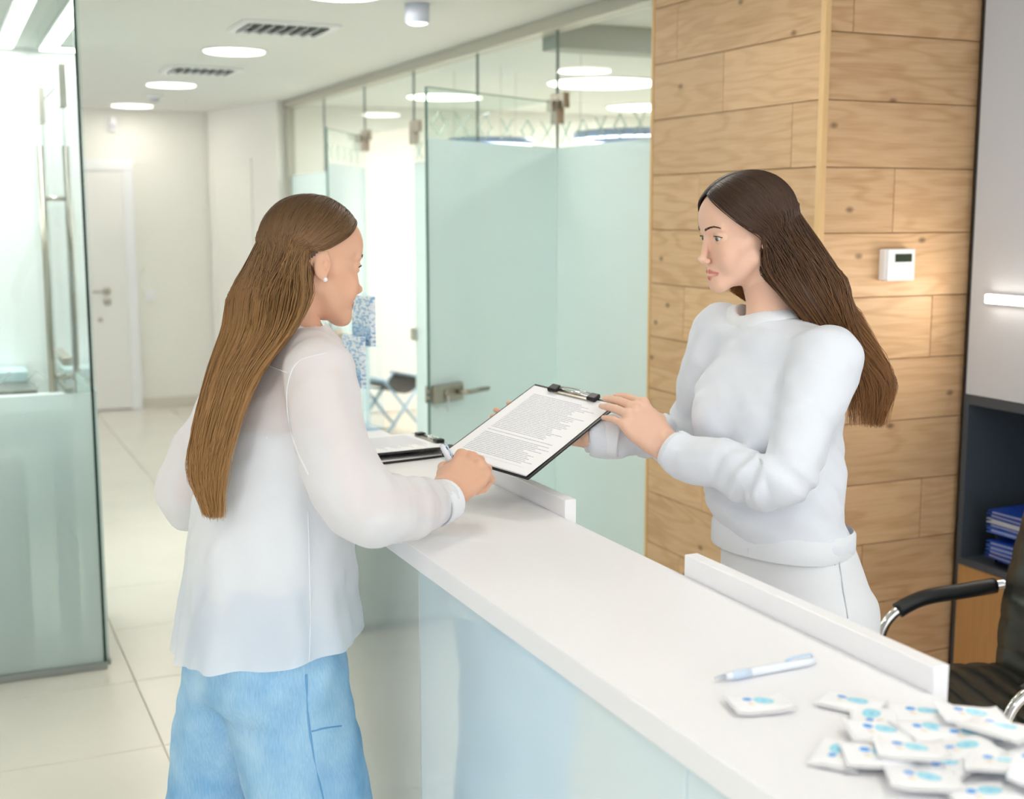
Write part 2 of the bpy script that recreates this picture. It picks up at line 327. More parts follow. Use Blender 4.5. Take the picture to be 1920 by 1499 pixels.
# ------------------------------------------------------------------ glazing
def pane(name, P0, P1, z0, z1, m, parent, t=0.010):
    """upright pane between two plan points"""
    P0 = np.array(P0, float); P1 = np.array(P1, float); L = np.linalg.norm(P1 - P0); a = math.atan2(*(P1 - P0)[::-1])
    v, f = boxvf(0, L, -t / 2, t / 2, z0, z1); return mesh(name, xf(v, (P0[0], P0[1], 0), a), f, m, parent)
def etch_marks(P0, P1, z, n, parent, s=0.045, start=0):
    """row of small etched crosses and diamonds along the top of the frosted band"""
    P0 = np.array(P0, float); P1 = np.array(P1, float); L = np.linalg.norm(P1 - P0); a = math.atan2(*(P1 - P0)[::-1]); w = 0.006
    for k in range(n):
        c = L * (k + 0.5) / n; mb = MB()
        segs = [((-s, -s), (s, s)), ((-s, s), (s, -s))] if (k + start) % 2 == 0 else [((-s, 0), (0, s)), ((0, s), (s, 0)), ((s, 0), (0, -s)), ((0, -s), (-s, 0))]
        for (a0, b0), (a1, b1) in segs:
            d = np.array([a1 - a0, b1 - b0]); d /= np.linalg.norm(d); nn = np.array([-d[1], d[0]]) * w / 2
            q = [(a0 + nn[0], b0 + nn[1]), (a1 + nn[0], b1 + nn[1]), (a1 - nn[0], b1 - nn[1]), (a0 - nn[0], b0 - nn[1])]
            V = [(c + p[0], sy, z + p[1]) for sy in (-0.0065, 0.0065) for p in q]; mb.add(xf(V, (P0[0], P0[1], 0), a), [[0, 1, 2, 3], [7, 6, 5, 4], [0, 4, 5, 1], [1, 5, 6, 2], [2, 6, 7, 3], [3, 7, 4, 0]])
        mb.build('etched_cross' if (k + start) % 2 == 0 else 'etched_diamond', M_etch, parent)
GX, FZ = 2.5, 1.90
gw = empty('glass_partition', (GX, 7.0, 0), 'long pale mint glass wall between corridor and consulting room, frosted below', 'glass partition')
box('head_rail', GX - 0.04, GX + 0.05, 3.95, 9.66, CZ - 0.055, CZ, M_frame, gw, 0.003)
box('wall_channel', GX - 0.03, GX + 0.03, 9.60, 9.66, 0, CZ - 0.055, M_frame, gw, 0.003)
box('floor_rail', GX - 0.02, GX + 0.02, 5.97, 6.90, 0, 0.03, M_frame, gw, 0.002)
for y0, y1, fr in ((7.80, 8.70, 1), (8.706, 9.60, 1), (5.98, 6.90, 1), (3.97, 5.08, 1)):
    pane('frosted_pane', (GX, y0), (GX, y1), 0.03, FZ, M_frost, gw); pane('clear_pane', (GX, y0), (GX, y1), FZ, CZ - 0.05, M_glass, gw)
for y0, y1 in ((6.905, 7.795), (5.085, 5.975)): pane('transom_pane', (GX, y0), (GX, y1), 2.10, CZ - 0.05, M_glass, gw)
for y, z0, z1 in ((6.9, 2.1, CZ - .05), (7.797, 2.1, CZ - .05), (5.083, FZ, CZ - .05), (5.978, FZ, CZ - .05), (8.703, FZ, CZ - .05)):
    box('joint_seam', GX - 0.006, GX + 0.006, y - 0.003, y + 0.003, z0, z1, mat('joint_grey', '#7d8d8c', 0.4), gw)
etch_marks((GX, 6.9), (GX, 5.98), FZ + 0.06, 6, gw); etch_marks((GX, 5.08), (GX, 3.97), FZ + 0.06, 7, gw)
for y, z in ((6.90, 2.10), (7.80, 2.10), (5.083, 2.10), (4.02, 2.10)):
    for a in ((-0.02, 0.02, -0.03, 0.03, -0.10, 0.03), (-0.016, 0.018, -0.085, -0.03, -0.035, 0.03)):
        box('patch_fitting', GX + a[0], GX + a[1], y + a[2], y + a[3], z + a[4], z + a[5], M_steel, gw, 0.003)
box('strike_box', GX - 0.02, GX + 0.02, 6.88, 6.95, 0.895, 0.965, M_steel, gw, 0.003)
# door leaves standing open
def glass_door(name, hinge, free, label, frost_marks=6):
    h2, f2 = np.array(hinge, float), np.array(free, float); u = (f2 - h2) / np.linalg.norm(f2 - h2); L = np.linalg.norm(f2 - h2); a = math.atan2(u[1], u[0])
    t = empty(name, (h2[0], h2[1], 0), label, 'glass door', 'open glass doors of the partition')
    pane('frosted_pane', h2, f2, 0.012, FZ, M_frost, t); pane('clear_pane', h2, f2, FZ, 2.09, M_glass, t)
    e0 = h2 + u * (L - 0.0); pane('glass_edge', e0, e0 + u * 0.004, 0.012, 2.09, mat('glass_edge_soft', '#5f7f77', .2), t, 0.0104); 
    pane('top_edge', h2, f2, 2.09, 2.093, mat('glass_edge_light', '#6f8f86', .2), t, 0.0104)
    etch_marks(h2, f2, FZ + 0.06, frost_marks, t)
    def part(nm, x0, x1, y0, y1, z0, z1, m, b=0.003, par=None): v, f = boxvf(x0, x1, y0, y1, z0, z1, b); return mesh(nm, xf(v, (h2[0], h2[1], 0), a), f, m, par or t)
    zc = 0.915
    for sy, nm in ((1, 'lock_case'), (-1, 'lock_case')):
        y0, y1 = (0.005, 0.026) if sy > 0 else (-0.026, -0.005)
        lc = part(nm, L - 0.185, L - 0.005, y0, y1, zc - 0.036, zc + 0.036, M_steel)
        V, Fc = lathevf([(0.014, 0), (0.014, 0.008), (0.010, 0.010)], 16); V = [(L - 0.075 + p[0], sy * (0.026 + p[2]), zc + p[1]) for p in V]; mesh('key_cylinder', xf(V, (h2[0], h2[1], 0), a), Fc, M_steel, lc, True)
        P = xf([(L - 0.145, sy * 0.026, zc), (L - 0.145, sy * 0.062, zc), (L - 0.175, sy * 0.068, zc), (L - 0.29, sy * 0.068, zc)], (h2[0], h2[1], 0), a); tube('lever', P, 0.010, M_steel, lc, 12)
    for dz in (-0.012, 0.012): part('bolt', L - 0.005, L + 0.010, -0.008, 0.008, zc + dz - 0.006, zc + dz + 0.006, M_steel)
    part('key', L - 0.079, L - 0.071, 0.035, 0.038, zc - 0.07, zc - 0.01, mat('key_tag', '#d9dbe0', .4), 0.001)
    part('top_pivot', 0.0, 0.06, -0.016, 0.016, 2.05, 2.10, M_steel); part('bottom_pivot', 0.0, 0.10, -0.016, 0.016, 0.0, 0.05, M_steel)
    return t
glass_door('glass_door', (2.497, 5.082), (1.735, 4.65), 'frosted glass door standing open in front, steel lock and lever')
glass_door('glass_door', (2.46, 7.78), (2.04, 7.06), 'narrow looking glass door ajar behind the dark blonde woman', 5)
# left partition by the camera
lp = empty('glass_partition', (-0.8, 4.63, 0), 'clear glass screen at far left with a frosted lower half and dark green edge', 'glass partition')
pane('frosted_pane', (-3.3, 4.63), (0.472, 4.63), 0.025, 1.0, mix_mat('frosted_film', [(1.0, n_transp('#e6f3f0')), (0.40, n_transl('#e4eeed')), (0.34, n_diff('#e6f0ef')), (0.05, n_gloss('#ffffff', 0.1))]), lp)
pane('clear_pane', (-3.3, 4.63), (0.472, 4.63), 1.0, CZ, M_glass, lp)
pane('glass_edge', (0.472, 4.63), (0.482, 4.63), 0.025, CZ, M_edge, lp, 0.0104)
box('floor_rail', -3.3, 0.482, 4.612, 4.648, 0, 0.025, mat('rail_grey', '#9aa09c', .35, .6), lp, 0.002)
etch_marks((-1.70, 4.63), (0.47, 4.63), 1.055, 19, lp, 0.03)
ls = empty('glass_partition', (0.49, 6.0, 0), 'glass side wall of the left room with steel door frame', 'glass partition')
pane('clear_pane', (0.49, 6.30), (0.49, 7.10), 0.02, CZ, M_glass, ls); pane('clear_pane', (0.49, 4.66), (0.49, 5.28), 1.0, CZ, M_glass, ls); pane('frosted_pane', (0.49, 4.66), (0.49, 5.28), 0.02, 1.0, MATS['frosted_film'], ls)
pane('transom_pane', (0.49, 5.285), (0.49, 6.295), 2.12, CZ, M_glass, ls)
box('floor_rail', 0.48, 0.50, 4.66, 5.28, 0, 0.02, MATS['rail_grey'], ls, 0.002)
box('patch_fitting', 0.472, 0.508, 6.24, 6.32, 2.02, 2.18, M_steel, ls, 0.003); box('patch_fitting', 0.472, 0.508, 5.24, 5.34, 2.02, 2.18, M_steel, ls, 0.003)
ld = empty('glass_door', (0.49, 5.8, 0), 'clear glass door of the left room with long steel pull handle', 'glass door')
pane('clear_pane', (0.49, 5.295), (0.49, 6.285), 0.012, 2.11, M_glass, ld)
for y in (5.297, 6.283): box('glass_edge', 0.484, 0.496, y - 0.004, y + 0.004, 0.012, 2.11, mat('edge_grey_green', '#52635e', .25), ld)
tube('pull_handle', [(0.545, 5.80, 0.70), (0.545, 5.80, 1.90)], 0.014, M_steel, ld, 12); tube('pull_handle', [(0.435, 5.80, 0.70), (0.435, 5.80, 1.90)], 0.014, M_steel, ld, 12)
for z in (0.92, 1.68): tube('handle_stud', [(0.435, 5.80, z), (0.545, 5.80, z)], 0.010, M_steel, ld, 10)
box('lock_bar', 0.466, 0.514, 5.62, 6.05, 0.985, 1.02, M_steel, ld, 0.004)
# led lines in the left room
for nm, a, lb in (('linear_light', (0.35, 0.42, 4.75, 7.02), 'long straight lit strip lamp on the left room ceiling'), ('linear_light', (-1.6, 0.345, 6.95, 7.02), 'strip lamp along the back wall of the left room'), ('linear_light', (-1.0, -0.93, 4.75, 6.9), 'second straight strip lamp deeper in the left room')):
    t = empty(nm, ((a[0] + a[1]) / 2, (a[2] + a[3]) / 2, CZ), lb, 'strip lamp', 'strip lamps of the left room')
    box('profile', a[0] - .008, a[1] + .008, a[2] - .008, a[3] + .008, CZ - 0.012, CZ, M_white, t); box('diffuser', *a, CZ - 0.016, CZ - 0.010, M_led, t)
    lamp_light(t, ((a[0] + a[1]) / 2, (a[2] + a[3]) / 2, CZ - 0.02), 'RECTANGLE', a[1] - a[0], a[3] - a[2], 34, (1, 1, .98))

# ================================================================== oak clad column
core = box('wall_column', 2.31, 3.42, 3.0, 3.93, 0, CZ, mat('column_core', '#a37a4c', 0.8), kind='structure', label='square column clad in horizontal oak planks', base=(2.31, 3.0, 0))
rows = [CZ] + [2.308 - 0.1865 * k for k in range(13)]
rows = [z for z in rows if z > 0.01] + [0.0]
jl = {0: [3.55], 1: [3.774], 2: [3.493], 3: [3.129], 4: [3.62], 5: [3.25], 6: [3.70], 7: [3.40], 8: [3.15], 9: [3.562], 10: [3.3], 11: [3.7], 12: [3.4]}
jr = {0: [2.60], 1: [2.394], 2: [], 3: [], 4: [2.563], 5: [], 6: [2.725], 7: [2.45], 8: [], 9: [2.718], 10: [2.5], 11: [], 12: [2.65]}
g = 0.0012
def plank(x0, x1, y0, y1, z0, z1, along):
    """grain runs along local x"""
    L = (y1 - y0) if along == 'y' else (x1 - x0); t = 0.012; v, f = boxvf(-L / 2, L / 2, -t / 2, t / 2, 0, z1 - z0, 0.0012)
    o = mesh('plank', v, f, M_oak, None, base=(0, 0, 0)); o.parent = core
    c = np.array([(x0 + x1) / 2, (y0 + y1) / 2, z0]) - off(core); o.location = c
    o.rotation_euler = (0, 0, -math.pi / 2 if along == 'y' else 0); return o
for k in range(len(rows) - 1):
    z1, z0 = rows[k] - g, rows[k + 1] + g
    if z1 - z0 < 0.02: continue
    e = [3.003] + sorted(jl.get(k, [])) + [3.922]
    for a, b in zip(e[:-1], e[1:]): plank(2.298, 2.310, a + g, b - g, z0, z1, 'y')
    e = [2.312] + sorted(jr.get(k, [])) + [2.862]
    for a, b in zip(e[:-1], e[1:]): plank(a + g, b - g, 2.988, 3.0, z0, z1, 'x')
box('corner_trim', 2.292, 2.314, 2.982, 3.004, 0, CZ, mat('oak_trim', '#e3be88', 0.45, noise=.05, nscale=12), core, 0.003)
box('corner_trim', 2.294, 2.312, 3.922, 3.936, 0, CZ, MATS['oak_trim'], core, 0.003)
th = empty('thermostat', (2.569, 2.988, 1.424), 'white wall thermostat with dark display on the oak column', 'thermostat')
box('housing', 2.516, 2.622, 2.960, 2.988, 1.424, 1.516, M_white, th, 0.004); box('front_plate', 2.522, 2.622, 2.954, 2.961, 1.424, 1.516, mat('thermostat_white', '#f6f7fa', .3), th, 0.003)
box('display', 2.548, 2.610, 2.9525, 2.955, 1.478, 1.502, mat('lcd_green', '#28381f', .2), th, 0.001); box('button', 2.588, 2.594, 2.952, 2.955, 1.466, 1.470, mat('detector_grey'), th)

# ================================================================== cabinet run at right
CXF = 2.84
cab = empty('wall_cabinet', (3.1, 2.2, 0), 'tall cabinet with glossy grey doors, dark open niche and oak drawers', 'cabinet')
M_gloss = mat('grey_gloss', '#d0d7e2', 0.14, spec=0.5)
box('carcass', 3.38, 3.415, 0.62, 2.98, 0, CZ - 0.01, M_dark, cab)
box('side_panel', 2.86, 3.38, 2.955, 2.98, 0, CZ - 0.01, M_dark, cab)
for y0, y1 in ((2.05, 2.955), (1.35, 2.047), (0.62, 1.347)):
    box('door', CXF, CXF + 0.02, y0, y1 - 0.003, 1.075, CZ - 0.012, M_gloss, cab, 0.0015)
box('shelf', CXF, 3.38, 0.62, 2.955, 1.045, 1.074, M_dark, cab); box('shelf', CXF, 3.38, 0.62, 2.955, 0.545, 0.566, M_dark, cab)
box('niche_back', 3.36, 3.38, 0.62, 2.955, 0.566, 1.045, M_dark, cab); box('divider', CXF, 3.36, 1.60, 1.62, 0.566, 1.045, M_dark, cab)
box('niche_side', CXF, 3.36, 2.937, 2.955, 0.566, 1.045, M_dark, cab)
for y0, y1 in ((2.05, 2.955), (1.35, 2.047), (0.62, 1.347)):
    d = box('drawer', CXF + 0.005, CXF + 0.025, y0, y1 - 0.003, 0.08, 0.543, M_oak2, cab, 0.0015)
box('plinth', CXF + 0.04, 3.36, 0.62, 2.955, 0, 0.075, M_dark, cab)
wl = empty('cabinet_lamp', (2.82, 2.45, 1.37), 'slim lit lamp bar along the glossy grey cabinet door', 'lamp')
box('profile', 2.822, 2.84, 2.05, 2.875, 1.355, 1.385, M_white, wl, 0.003); box('diffuser', 2.814, 2.823, 2.06, 2.868, 1.358, 1.382, mat('warm_led', '#ffffff', .5, emit='#fff0dc', estr=16.0), wl, 0.002)
MATS['warm_led'].cycles.emission_sampling = 'NONE'
wo = lamp_light(wl, (2.805, 2.464, 1.37), 'RECTANGLE', .8, .024, 40, (1, .9, .78)); wo.rotation_euler = (math.pi / 2, 0, math.pi / 2); wo.rotation_euler = Matrix(((0, 0, 1), (1, 0, 0), (0, 1, 0))).to_euler()
# letter trays and blue folders in the niche
lt = empty('letter_tray', (3.03, 2.72, 0.566), 'black two tier letter tray in the dark cabinet niche', 'letter tray')
for z in (0.585, 0.665):
    box('tray_floor', 2.89, 3.14, 2.58, 2.86, z, z + 0.004, M_black, lt); 
    for a in ((2.89, 3.14, 2.855, 2.862), (2.89, 3.14, 2.578, 2.585), (3.134, 3.14, 2.58, 2.86)): box('tray_wall', *a, z, z + 0.05, M_black, lt)
for x, y in ((2.90, 2.586), (2.90, 2.852), (3.13, 2.586), (3.13, 2.852)): tube('post', [(x, y, 0.566), (x, y, 0.72)], 0.006, M_black, lt, 8)
cols = ['#2b5fd0', '#1f4fc4', '#4f86e8', '#2b5fd0', '#dfe6f2']
n = 0
for zt, k in ((0.59, 4), (0.67, 5)):
    for q in range(k):
        c = cols[(q + n) % 5]; z = zt + 0.003 + q * 0.014; rz = random.uniform(-.07, .07)
        f = empty('document_folder', (3.0, 2.72, z), ('blue' if c != '#dfe6f2' else 'white') + ' plastic document folder, ' + ('lowest', 'second', 'third', 'fourth', 'topmost')[q] + ' in the ' + ('upper' if zt > .6 else 'lower') + ' black letter tray', 'folder', 'folders in the letter trays')
        f.rotation_euler = (0, 0, rz); OFF[f.name] = np.array([3.0, 2.72, z])
        mc = mat('folder_' + c[1:], c, 0.3); box('cover', 2.84, 3.125, 2.60, 2.84, z, z + 0.0015, mc, f); box('sheets', 2.85, 3.115, 2.605, 2.83, z + 0.0017, z + 0.0095, mat('paper_white', '#f5f6f8', .6), f); box('cover', 2.84, 3.125, 2.60, 2.84, z + 0.0097, z + 0.0112, mc, f)
    n += 2

# ================================================================== reception counter
CT = 1.07
rc = empty('reception_counter', (0.86, 1.75, 0), 'long white reception counter with glossy pale blue front', 'counter')
box('worktop', 0.698, 1.022, 0.30, 3.35, CT - 0.035, CT, M_solid, rc, 0.0025)
box('body', 0.752, 0.99, 0.36, 3.28, 0.0, CT - 0.036, M_white, rc)
M_bglass = mat('pale_blue_glass', '#dcedf4', 0.06, spec=0.6, coat=1.0)
for y0, y1, m in ((2.03, 3.28, mat('grey_glass', '#cdd4ce', 0.05, spec=0.7, coat=1.0)), (1.16, 2.028, M_bglass), (0.36, 1.158, M_bglass)):
    box('front_panel', 0.735, 0.752, y0, y1, 0.07, CT - 0.036, m, rc, 0.002)
box('plinth', 0.76, 0.98, 0.38, 3.26, 0, 0.07, M_steel, rc)
for y0, y1 in ((0.30, 0.36), ): box('end_panel', 0.735, 1.0, y0 + 0.01, y1, 0, CT - 0.036, M_white, rc)
for y0, y1, k in ((1.09, 1.631, 0), (2.04, 2.46, 1)):
    box('screen_rail', 1.0225, 1.046, y0, y1, CT - 0.07, 1.102, M_solid, rc, 0.002)
# pens
def pen(name, A, B, label, col='#e9eef6', clipm=None):
    A = np.array(A, float); B = np.array(B, float); t = empty(name, tuple(A), label, 'pen'); d = B - A; P = lambda s: A + d * s
    u = d / np.linalg.norm(d); side = np.cross(u, [0, 0, 1]); side /= np.linalg.norm(side); nrm = np.cross(side, u)
    tube('barrel', [P(0.10), P(.14), P(.35), P(.62), P(.9), P(0.995), P(1.0)], [.0035, .0048, .0055, .0056, .0052, .0042, .002], mat('pen_white', col, .25), t, 14)
    tube('tip', [P(0.0), P(.03), P(.10)], [.0008, .002, .0036], mat('pen_tip', '#c4cbd6', .25, .3), t, 10)
    tube('grip', [P(.16), P(.2), P(.34)], [.0052, .0058, .0058], mat('pen_grip', '#cfdff0', .5), t, 14)
    tube('clip', [P(.97) + nrm * .006, P(.96) + nrm * .009, P(.75) + nrm * .0085, P(.70) + nrm * .006], .0016, mat('pen_clip', '#bcd6f0', .2), t, 8)
    return t
pen('pen', (0.811, 1.221, CT + .0062), (0.957, 1.223, CT + .0062), 'white ballpoint pen lying on the white counter')
# sachets with blue print
def sachet_mat():
    m = bpy.data.materials.new('sachet_foil'); m.use_nodes = True; nt = m.node_tree; b = nt.nodes['Principled BSDF']; L = nt.links
    tc = nt.nodes.new('ShaderNodeTexCoord')
    def disc(c, sx, sy, r):
        s = nt.nodes.new('ShaderNodeVectorMath'); s.operation = 'SUBTRACT'; s.inputs[1].default_value = (c[0], c[1], 0); L.new(tc.outputs['Object'], s.inputs[0])
        q = nt.nodes.new('ShaderNodeVectorMath'); q.operation = 'MULTIPLY'; q.inputs[1].default_value = (1 / sx, 1 / sy, 0); L.new(s.outputs[0], q.inputs[0])
        ln = nt.nodes.new('ShaderNodeVectorMath'); ln.operation = 'LENGTH'; L.new(q.outputs[0], ln.inputs[0])
        mr = nt.nodes.new('ShaderNodeMapRange'); mr.inputs[1].default_value = 0.88; mr.inputs[2].default_value = 1.0; mr.inputs[3].default_value = 1; mr.inputs[4].default_value = 0; L.new(ln.outputs['Value'], mr.inputs[0]); return mr.outputs[0]
    cur = None; base = lin('#f6f6f9')
    sep = nt.nodes.new('ShaderNodeSeparateXYZ'); L.new(tc.outputs['Object'], sep.inputs[0]); upz = nt.nodes.new('ShaderNodeMath'); upz.operation = 'GREATER_THAN'; upz.inputs[1].default_value = 0.0022; L.new(sep.outputs[2], upz.inputs[0])
    for fac, col in ((disc((0.006, 0.002), .0125, .0105, 1), '#8fdcf4'), (disc((0.006, 0.002), .0085, .007, 1), '#a9e8f8'), (disc((0.006, 0.002), .004, .0035, 1), '#7fd0ef'), (disc((-0.0125, 0.005), .0058, .0045, 1), '#3aa0ee'), (disc((-0.013, -0.004), .003, .0015, 1), '#e8c8d8'), (disc((-0.011, -0.0075), .0035, .0014, 1), '#e9e3b0')):
        mx = nt.nodes.new('ShaderNodeMix'); mx.data_type = 'RGBA'; mx.inputs[7].default_value = lin(col)
        ml = nt.nodes.new('ShaderNodeMath'); ml.operation = 'MULTIPLY'; L.new(fac, ml.inputs[0]); L.new(upz.outputs[0], ml.inputs[1]); L.new(ml.outputs[0], mx.inputs[0])
        if cur is None: mx.inputs[6].default_value = base
        else: L.new(cur, mx.inputs[6])
        cur = mx.outputs[2]
    L.new(cur, b.inputs['Base Color']); b.inputs['Roughness'].default_value = 0.35; return m
M_sachet = sachet_mat()
def sachet_mesh(seed):
    r = np.random.default_rng(seed); nu, nv, L, W = 14, 10, 0.070, 0.050; V = []; ph = r.uniform(0, 6, 4)
    for side in (0, 1):
        for i in range(nu + 1):
            for j in range(nv + 1):
                u, v = i / nu * 2 - 1, j / nv * 2 - 1; e = max(0, 1 - abs(u) ** 3.5 * 1.15) * max(0, 1 - abs(v) ** 4)
                puff = 0.0040 * e ** 0.6 * (1 + 0.35 * math.sin(3 * u + ph[0]) * math.cos(2.5 * v + ph[1])); bend = 0.006 * (max(0, abs(u) - 0.4) ** 2) * (1 + math.sin(ph[2])) + 0.0025 * (v * u * math.sin(ph[3]) + 1) * .6
                crimp = 0.0006 * math.sin(38 * v) * (abs(u) > 0.86)
                V.append((u * L / 2, v * W / 2, 0.0012 + bend + crimp + (puff + .0012 if side else -0.0002)))
    n1 = (nu + 1) * (nv + 1); q = quadgrid(nu, nv); Fc = [f[::-1] for f in q][::1]; Fc = [f for f in q] and [list(reversed(f)) for f in q] + [[i + n1 for i in f] for f in q]
    rim = [(i, 0) for i in range(nu + 1)] + [(nu, j) for j in range(1, nv + 1)] + [(i, nv) for i in range(nu - 1, -1, -1)] + [(0, j) for j in range(nv - 1, 0, -1)]
    ids = [i * (nv + 1) + j for i, j in rim]; m = len(ids)
    Fc += [[ids[k], ids[(k + 1) % m], ids[(k + 1) % m] + n1, ids[k] + n1] for k in range(m)]
    return V, Fc
sm = [sachet_mesh(s) for s in (1, 2, 3)]
smesh = []
for V, Fc in sm:
    me = bpy.data.meshes.new('sachet'); me.from_pydata(V, [], Fc); me.polygons.foreach_set('use_smooth', [True] * len(me.polygons)); me.materials.append(M_sachet); me.update(); smesh.append(me)
SP = [(0.815, 1.137, 0, 8, 'single white sachet lying apart nearest the pen'), (0.912, 1.098, 0, -35, 'white sachet with blue print standing a little away from the pile, by the screen rail'),
      (0.963, 1.040, 0, -8, 'white sachet at the back of the pile near the chair'), (0.995, 1.002, .007, -5, 'white sachet at the rear edge of the pile'), (0.988, 0.955, .012, -50, 'white sachet lying high at the right of the pile'),
      (0.880, 1.012, .004, -2, 'white sachet with large round blue print in the middle of the pile'), (0.935, 1.000, .001, 20, 'white sachet beside the middle of the pile'), (0.812, 0.992, 0, 60, 'sachet with upturned corner at the front of the pile'),
      (0.835, 0.962, .006, -6, 'white sachet at the front left of the pile'), (0.866, 0.950, .011, -12, 'white sachet overlapping the front left one'), (0.930, 0.944, .003, 12, 'white sachet in the pile with a pale blue band'),
      (0.930, 0.892, .009, -20, 'white sachet with round blue print at the bottom right'), (0.842, 0.905, .003, -8, 'white sachet cut off by the lower edge of the picture'), (0.985, 0.900, .002, 35, 'white sachet at the right edge of the picture'),
      (0.878, 0.860, 0, 15, 'white sachet under the pile at the lower edge'), (0.940, 0.845, .012, -30, 'white sachet at the lower right corner'), (0.905, 1.052, 0, 75, 'blank looking white sachet between the single one and the pile'), (0.965, 0.975, 0, 10, 'white sachet buried under the right of the pile'), (0.890, 0.925, 0, 40, 'white sachet buried under the front of the pile')]
for i, (x, y, dz, rz, lb) in enumerate(SP):
    o = bpy.data.objects.new('sachet', smesh[i % 3]); COL.objects.link(o); o.location = (x, y, CT + 0.0002 + dz); o.rotation_euler = (math.radians(random.uniform(-5, 5)) if dz else 0, math.radians(random.uniform(-5, 5)) if dz else 0, math.radians(rz - 22))
    props(o, lb, 'sachet', 'sachets on the counter')

# ================================================================== clipboards
M_paper = mat('paper_white', '#f5f6f8', .6)
def form_mat():
    m = bpy.data.materials.new('printed_form'); m.use_nodes = True; nt = m.node_tree; b = nt.nodes['Principled BSDF']; L = nt.links
    tc = nt.nodes.new('ShaderNodeTexCoord'); sp = nt.nodes.new('ShaderNodeSeparateXYZ'); L.new(tc.outputs['UV'], sp.inputs[0])
    def mth(op, a, b2=None, c=None):
        n = nt.nodes.new('ShaderNodeMath'); n.operation = op
        for i, v in enumerate((a, b2, c)):
            if v is None: continue
            if isinstance(v, (int, float)): n.inputs[i].default_value = v
            else: L.new(v, n.inputs[i])
        return n.outputs[0]
    U, Vv = sp.outputs[0], sp.outputs[1]
    row = mth('FLOOR', mth('MULTIPLY', Vv, 52)); fr = mth('FRACT', mth('MULTIPLY', Vv, 52)); line = mth('MULTIPLY', mth('GREATER_THAN', fr, .30), mth('LESS_THAN', fr, .78))
    wn = nt.nodes.new('ShaderNodeTexWhiteNoise'); wn.noise_dimensions = '1D'; L.new(row, wn.inputs['W'])
    ln = mth('LESS_THAN', U, mth('MULTIPLY_ADD', wn.outputs['Value'], .28, .66)); keep = mth('GREATER_THAN', wn.outputs['Value'], .10)
    marg = mth('MULTIPLY', mth('GREATER_THAN', U, .10), mth('MULTIPLY', mth('GREATER_THAN', Vv, .07), mth('LESS_THAN', Vv, .90)))
    cb = nt.nodes.new('ShaderNodeCombineXYZ'); L.new(mth('MULTIPLY', U, 95), cb.inputs[0]); L.new(row, cb.inputs[1]); w2 = nt.nodes.new('ShaderNodeTexNoise'); w2.inputs['Scale'].default_value = 1.0; L.new(cb.outputs[0], w2.inputs['Vector'])
    wd = mth('GREATER_THAN', w2.outputs['Fac'], .42)
    k = mth('MULTIPLY', mth('MULTIPLY', line, ln), mth('MULTIPLY', mth('MULTIPLY', keep, marg), wd))
    mx = nt.nodes.new('ShaderNodeMix'); mx.data_type = 'RGBA'; mx.inputs[6].default_value = lin('#f6f6f9'); mx.inputs[7].default_value = lin('#c6c8d2'); L.new(k, mx.inputs[0]); L.new(mx.outputs[2], b.inputs['Base Color']); b.inputs['Roughness'].default_value = .6; return m
M_form = form_mat()
def clipboard(name, TL, TR, BR, label, sheets=3, paper_label=None):
    """board from its top left, top right and bottom right corner"""
    TL, TR, BR = (np.array(p, float) for p in (TL, TR, BR)); x = TR - TL; W = np.linalg.norm(x); y = TR - BR; H = np.linalg.norm(y); x /= W; y -= x * (y @ x); y /= np.linalg.norm(y); z = np.cross(x, y); R = np.column_stack([x, y, z]); O = TL - y * H
    t = empty(name, tuple(O), label, 'clipboard')
    def bx(nm, x0, x1, y0, y1, z0, z1, m, b=0, par=None): v, f = boxvf(x0, x1, y0, y1, z0, z1, b); return mesh(nm, xf(v, O, R=R), f, m, par or t)
    bx('board', 0, W, 0, H, -0.003, 0, M_black, .001)
    pw = W - 0.012
    for q in range(sheets):
        dx = 0.004 + 0.0008 * q; V = [(dx + pw * i / 6, 0.004 + 0.0006 * q + (H - 0.014) * j / 8, 0.0006 + 0.0004 * q + 0.0015 * (j / 8 < .3) * (.3 - j / 8) * (q + 1)) for i in range(7) for j in range(9)]
        o = mesh('paper_sheet', xf(V, O, R=R), [f[::-1] for f in quadgrid(6, 8)], M_form if q == sheets - 1 else M_paper, t)
        uv = o.data.uv_layers.new(name='UVMap'); ij = [(i / 6, j / 8) for i in range(7) for j in range(9)]
        for lp_ in o.data.loops: uv.data[lp_.index].uv = ij[lp_.vertex_index]
    cl = bx('clip', W * .26, W * .74, H - .020, H - .004, .0022, .0046, M_steel, .001)
    P = [(W * .27 + W * .46 * s, H - .006 + .010 * math.sin(math.pi * s) ** .5, .0075) for s in np.linspace(0, 1, 13)]; tube('wire_spring', xf(P, O, R=R), .0016, M_chrome, cl, 8)
    tube('clip_roll', xf([(W * .27, H - .007, .006), (W * .73, H - .007, .006)], O, R=R), .0035, M_chrome, cl, 10)
    for s in (.27, .73): bx('clip_cap', W * s - .011, W * s + .011, H - .020, H + .002, .0015, .011, M_black, .003, cl)
    return t
S_ = 0.95
def sc(p): return _C + (np.array(p) - _C) * S_
BTL, BTR, BBR = sc((1.184, 2.511, 1.25)), sc((1.285, 2.311, 1.227)), sc((1.018, 2.189, 1.113))
clipboard('clipboard', BTL, BTR, BBR, 'black clipboard with printed form held tilted between the two women')
BN = np.cross(BTR - BTL, BTR - BBR); BN /= np.linalg.norm(BN)
clipboard('clipboard', (1.055, 2.89, CT + .0035), (1.09, 2.68, CT + .0035), (0.795, 2.625, CT + .0035), 'lower one of the two clipboards lying flat on the counter')
clipboard('clipboard', (1.04, 2.90, CT + .0198), (1.06, 2.685, CT + .0198), (0.765, 2.655, CT + .0198), 'upper one of the two clipboards lying flat on the counter')
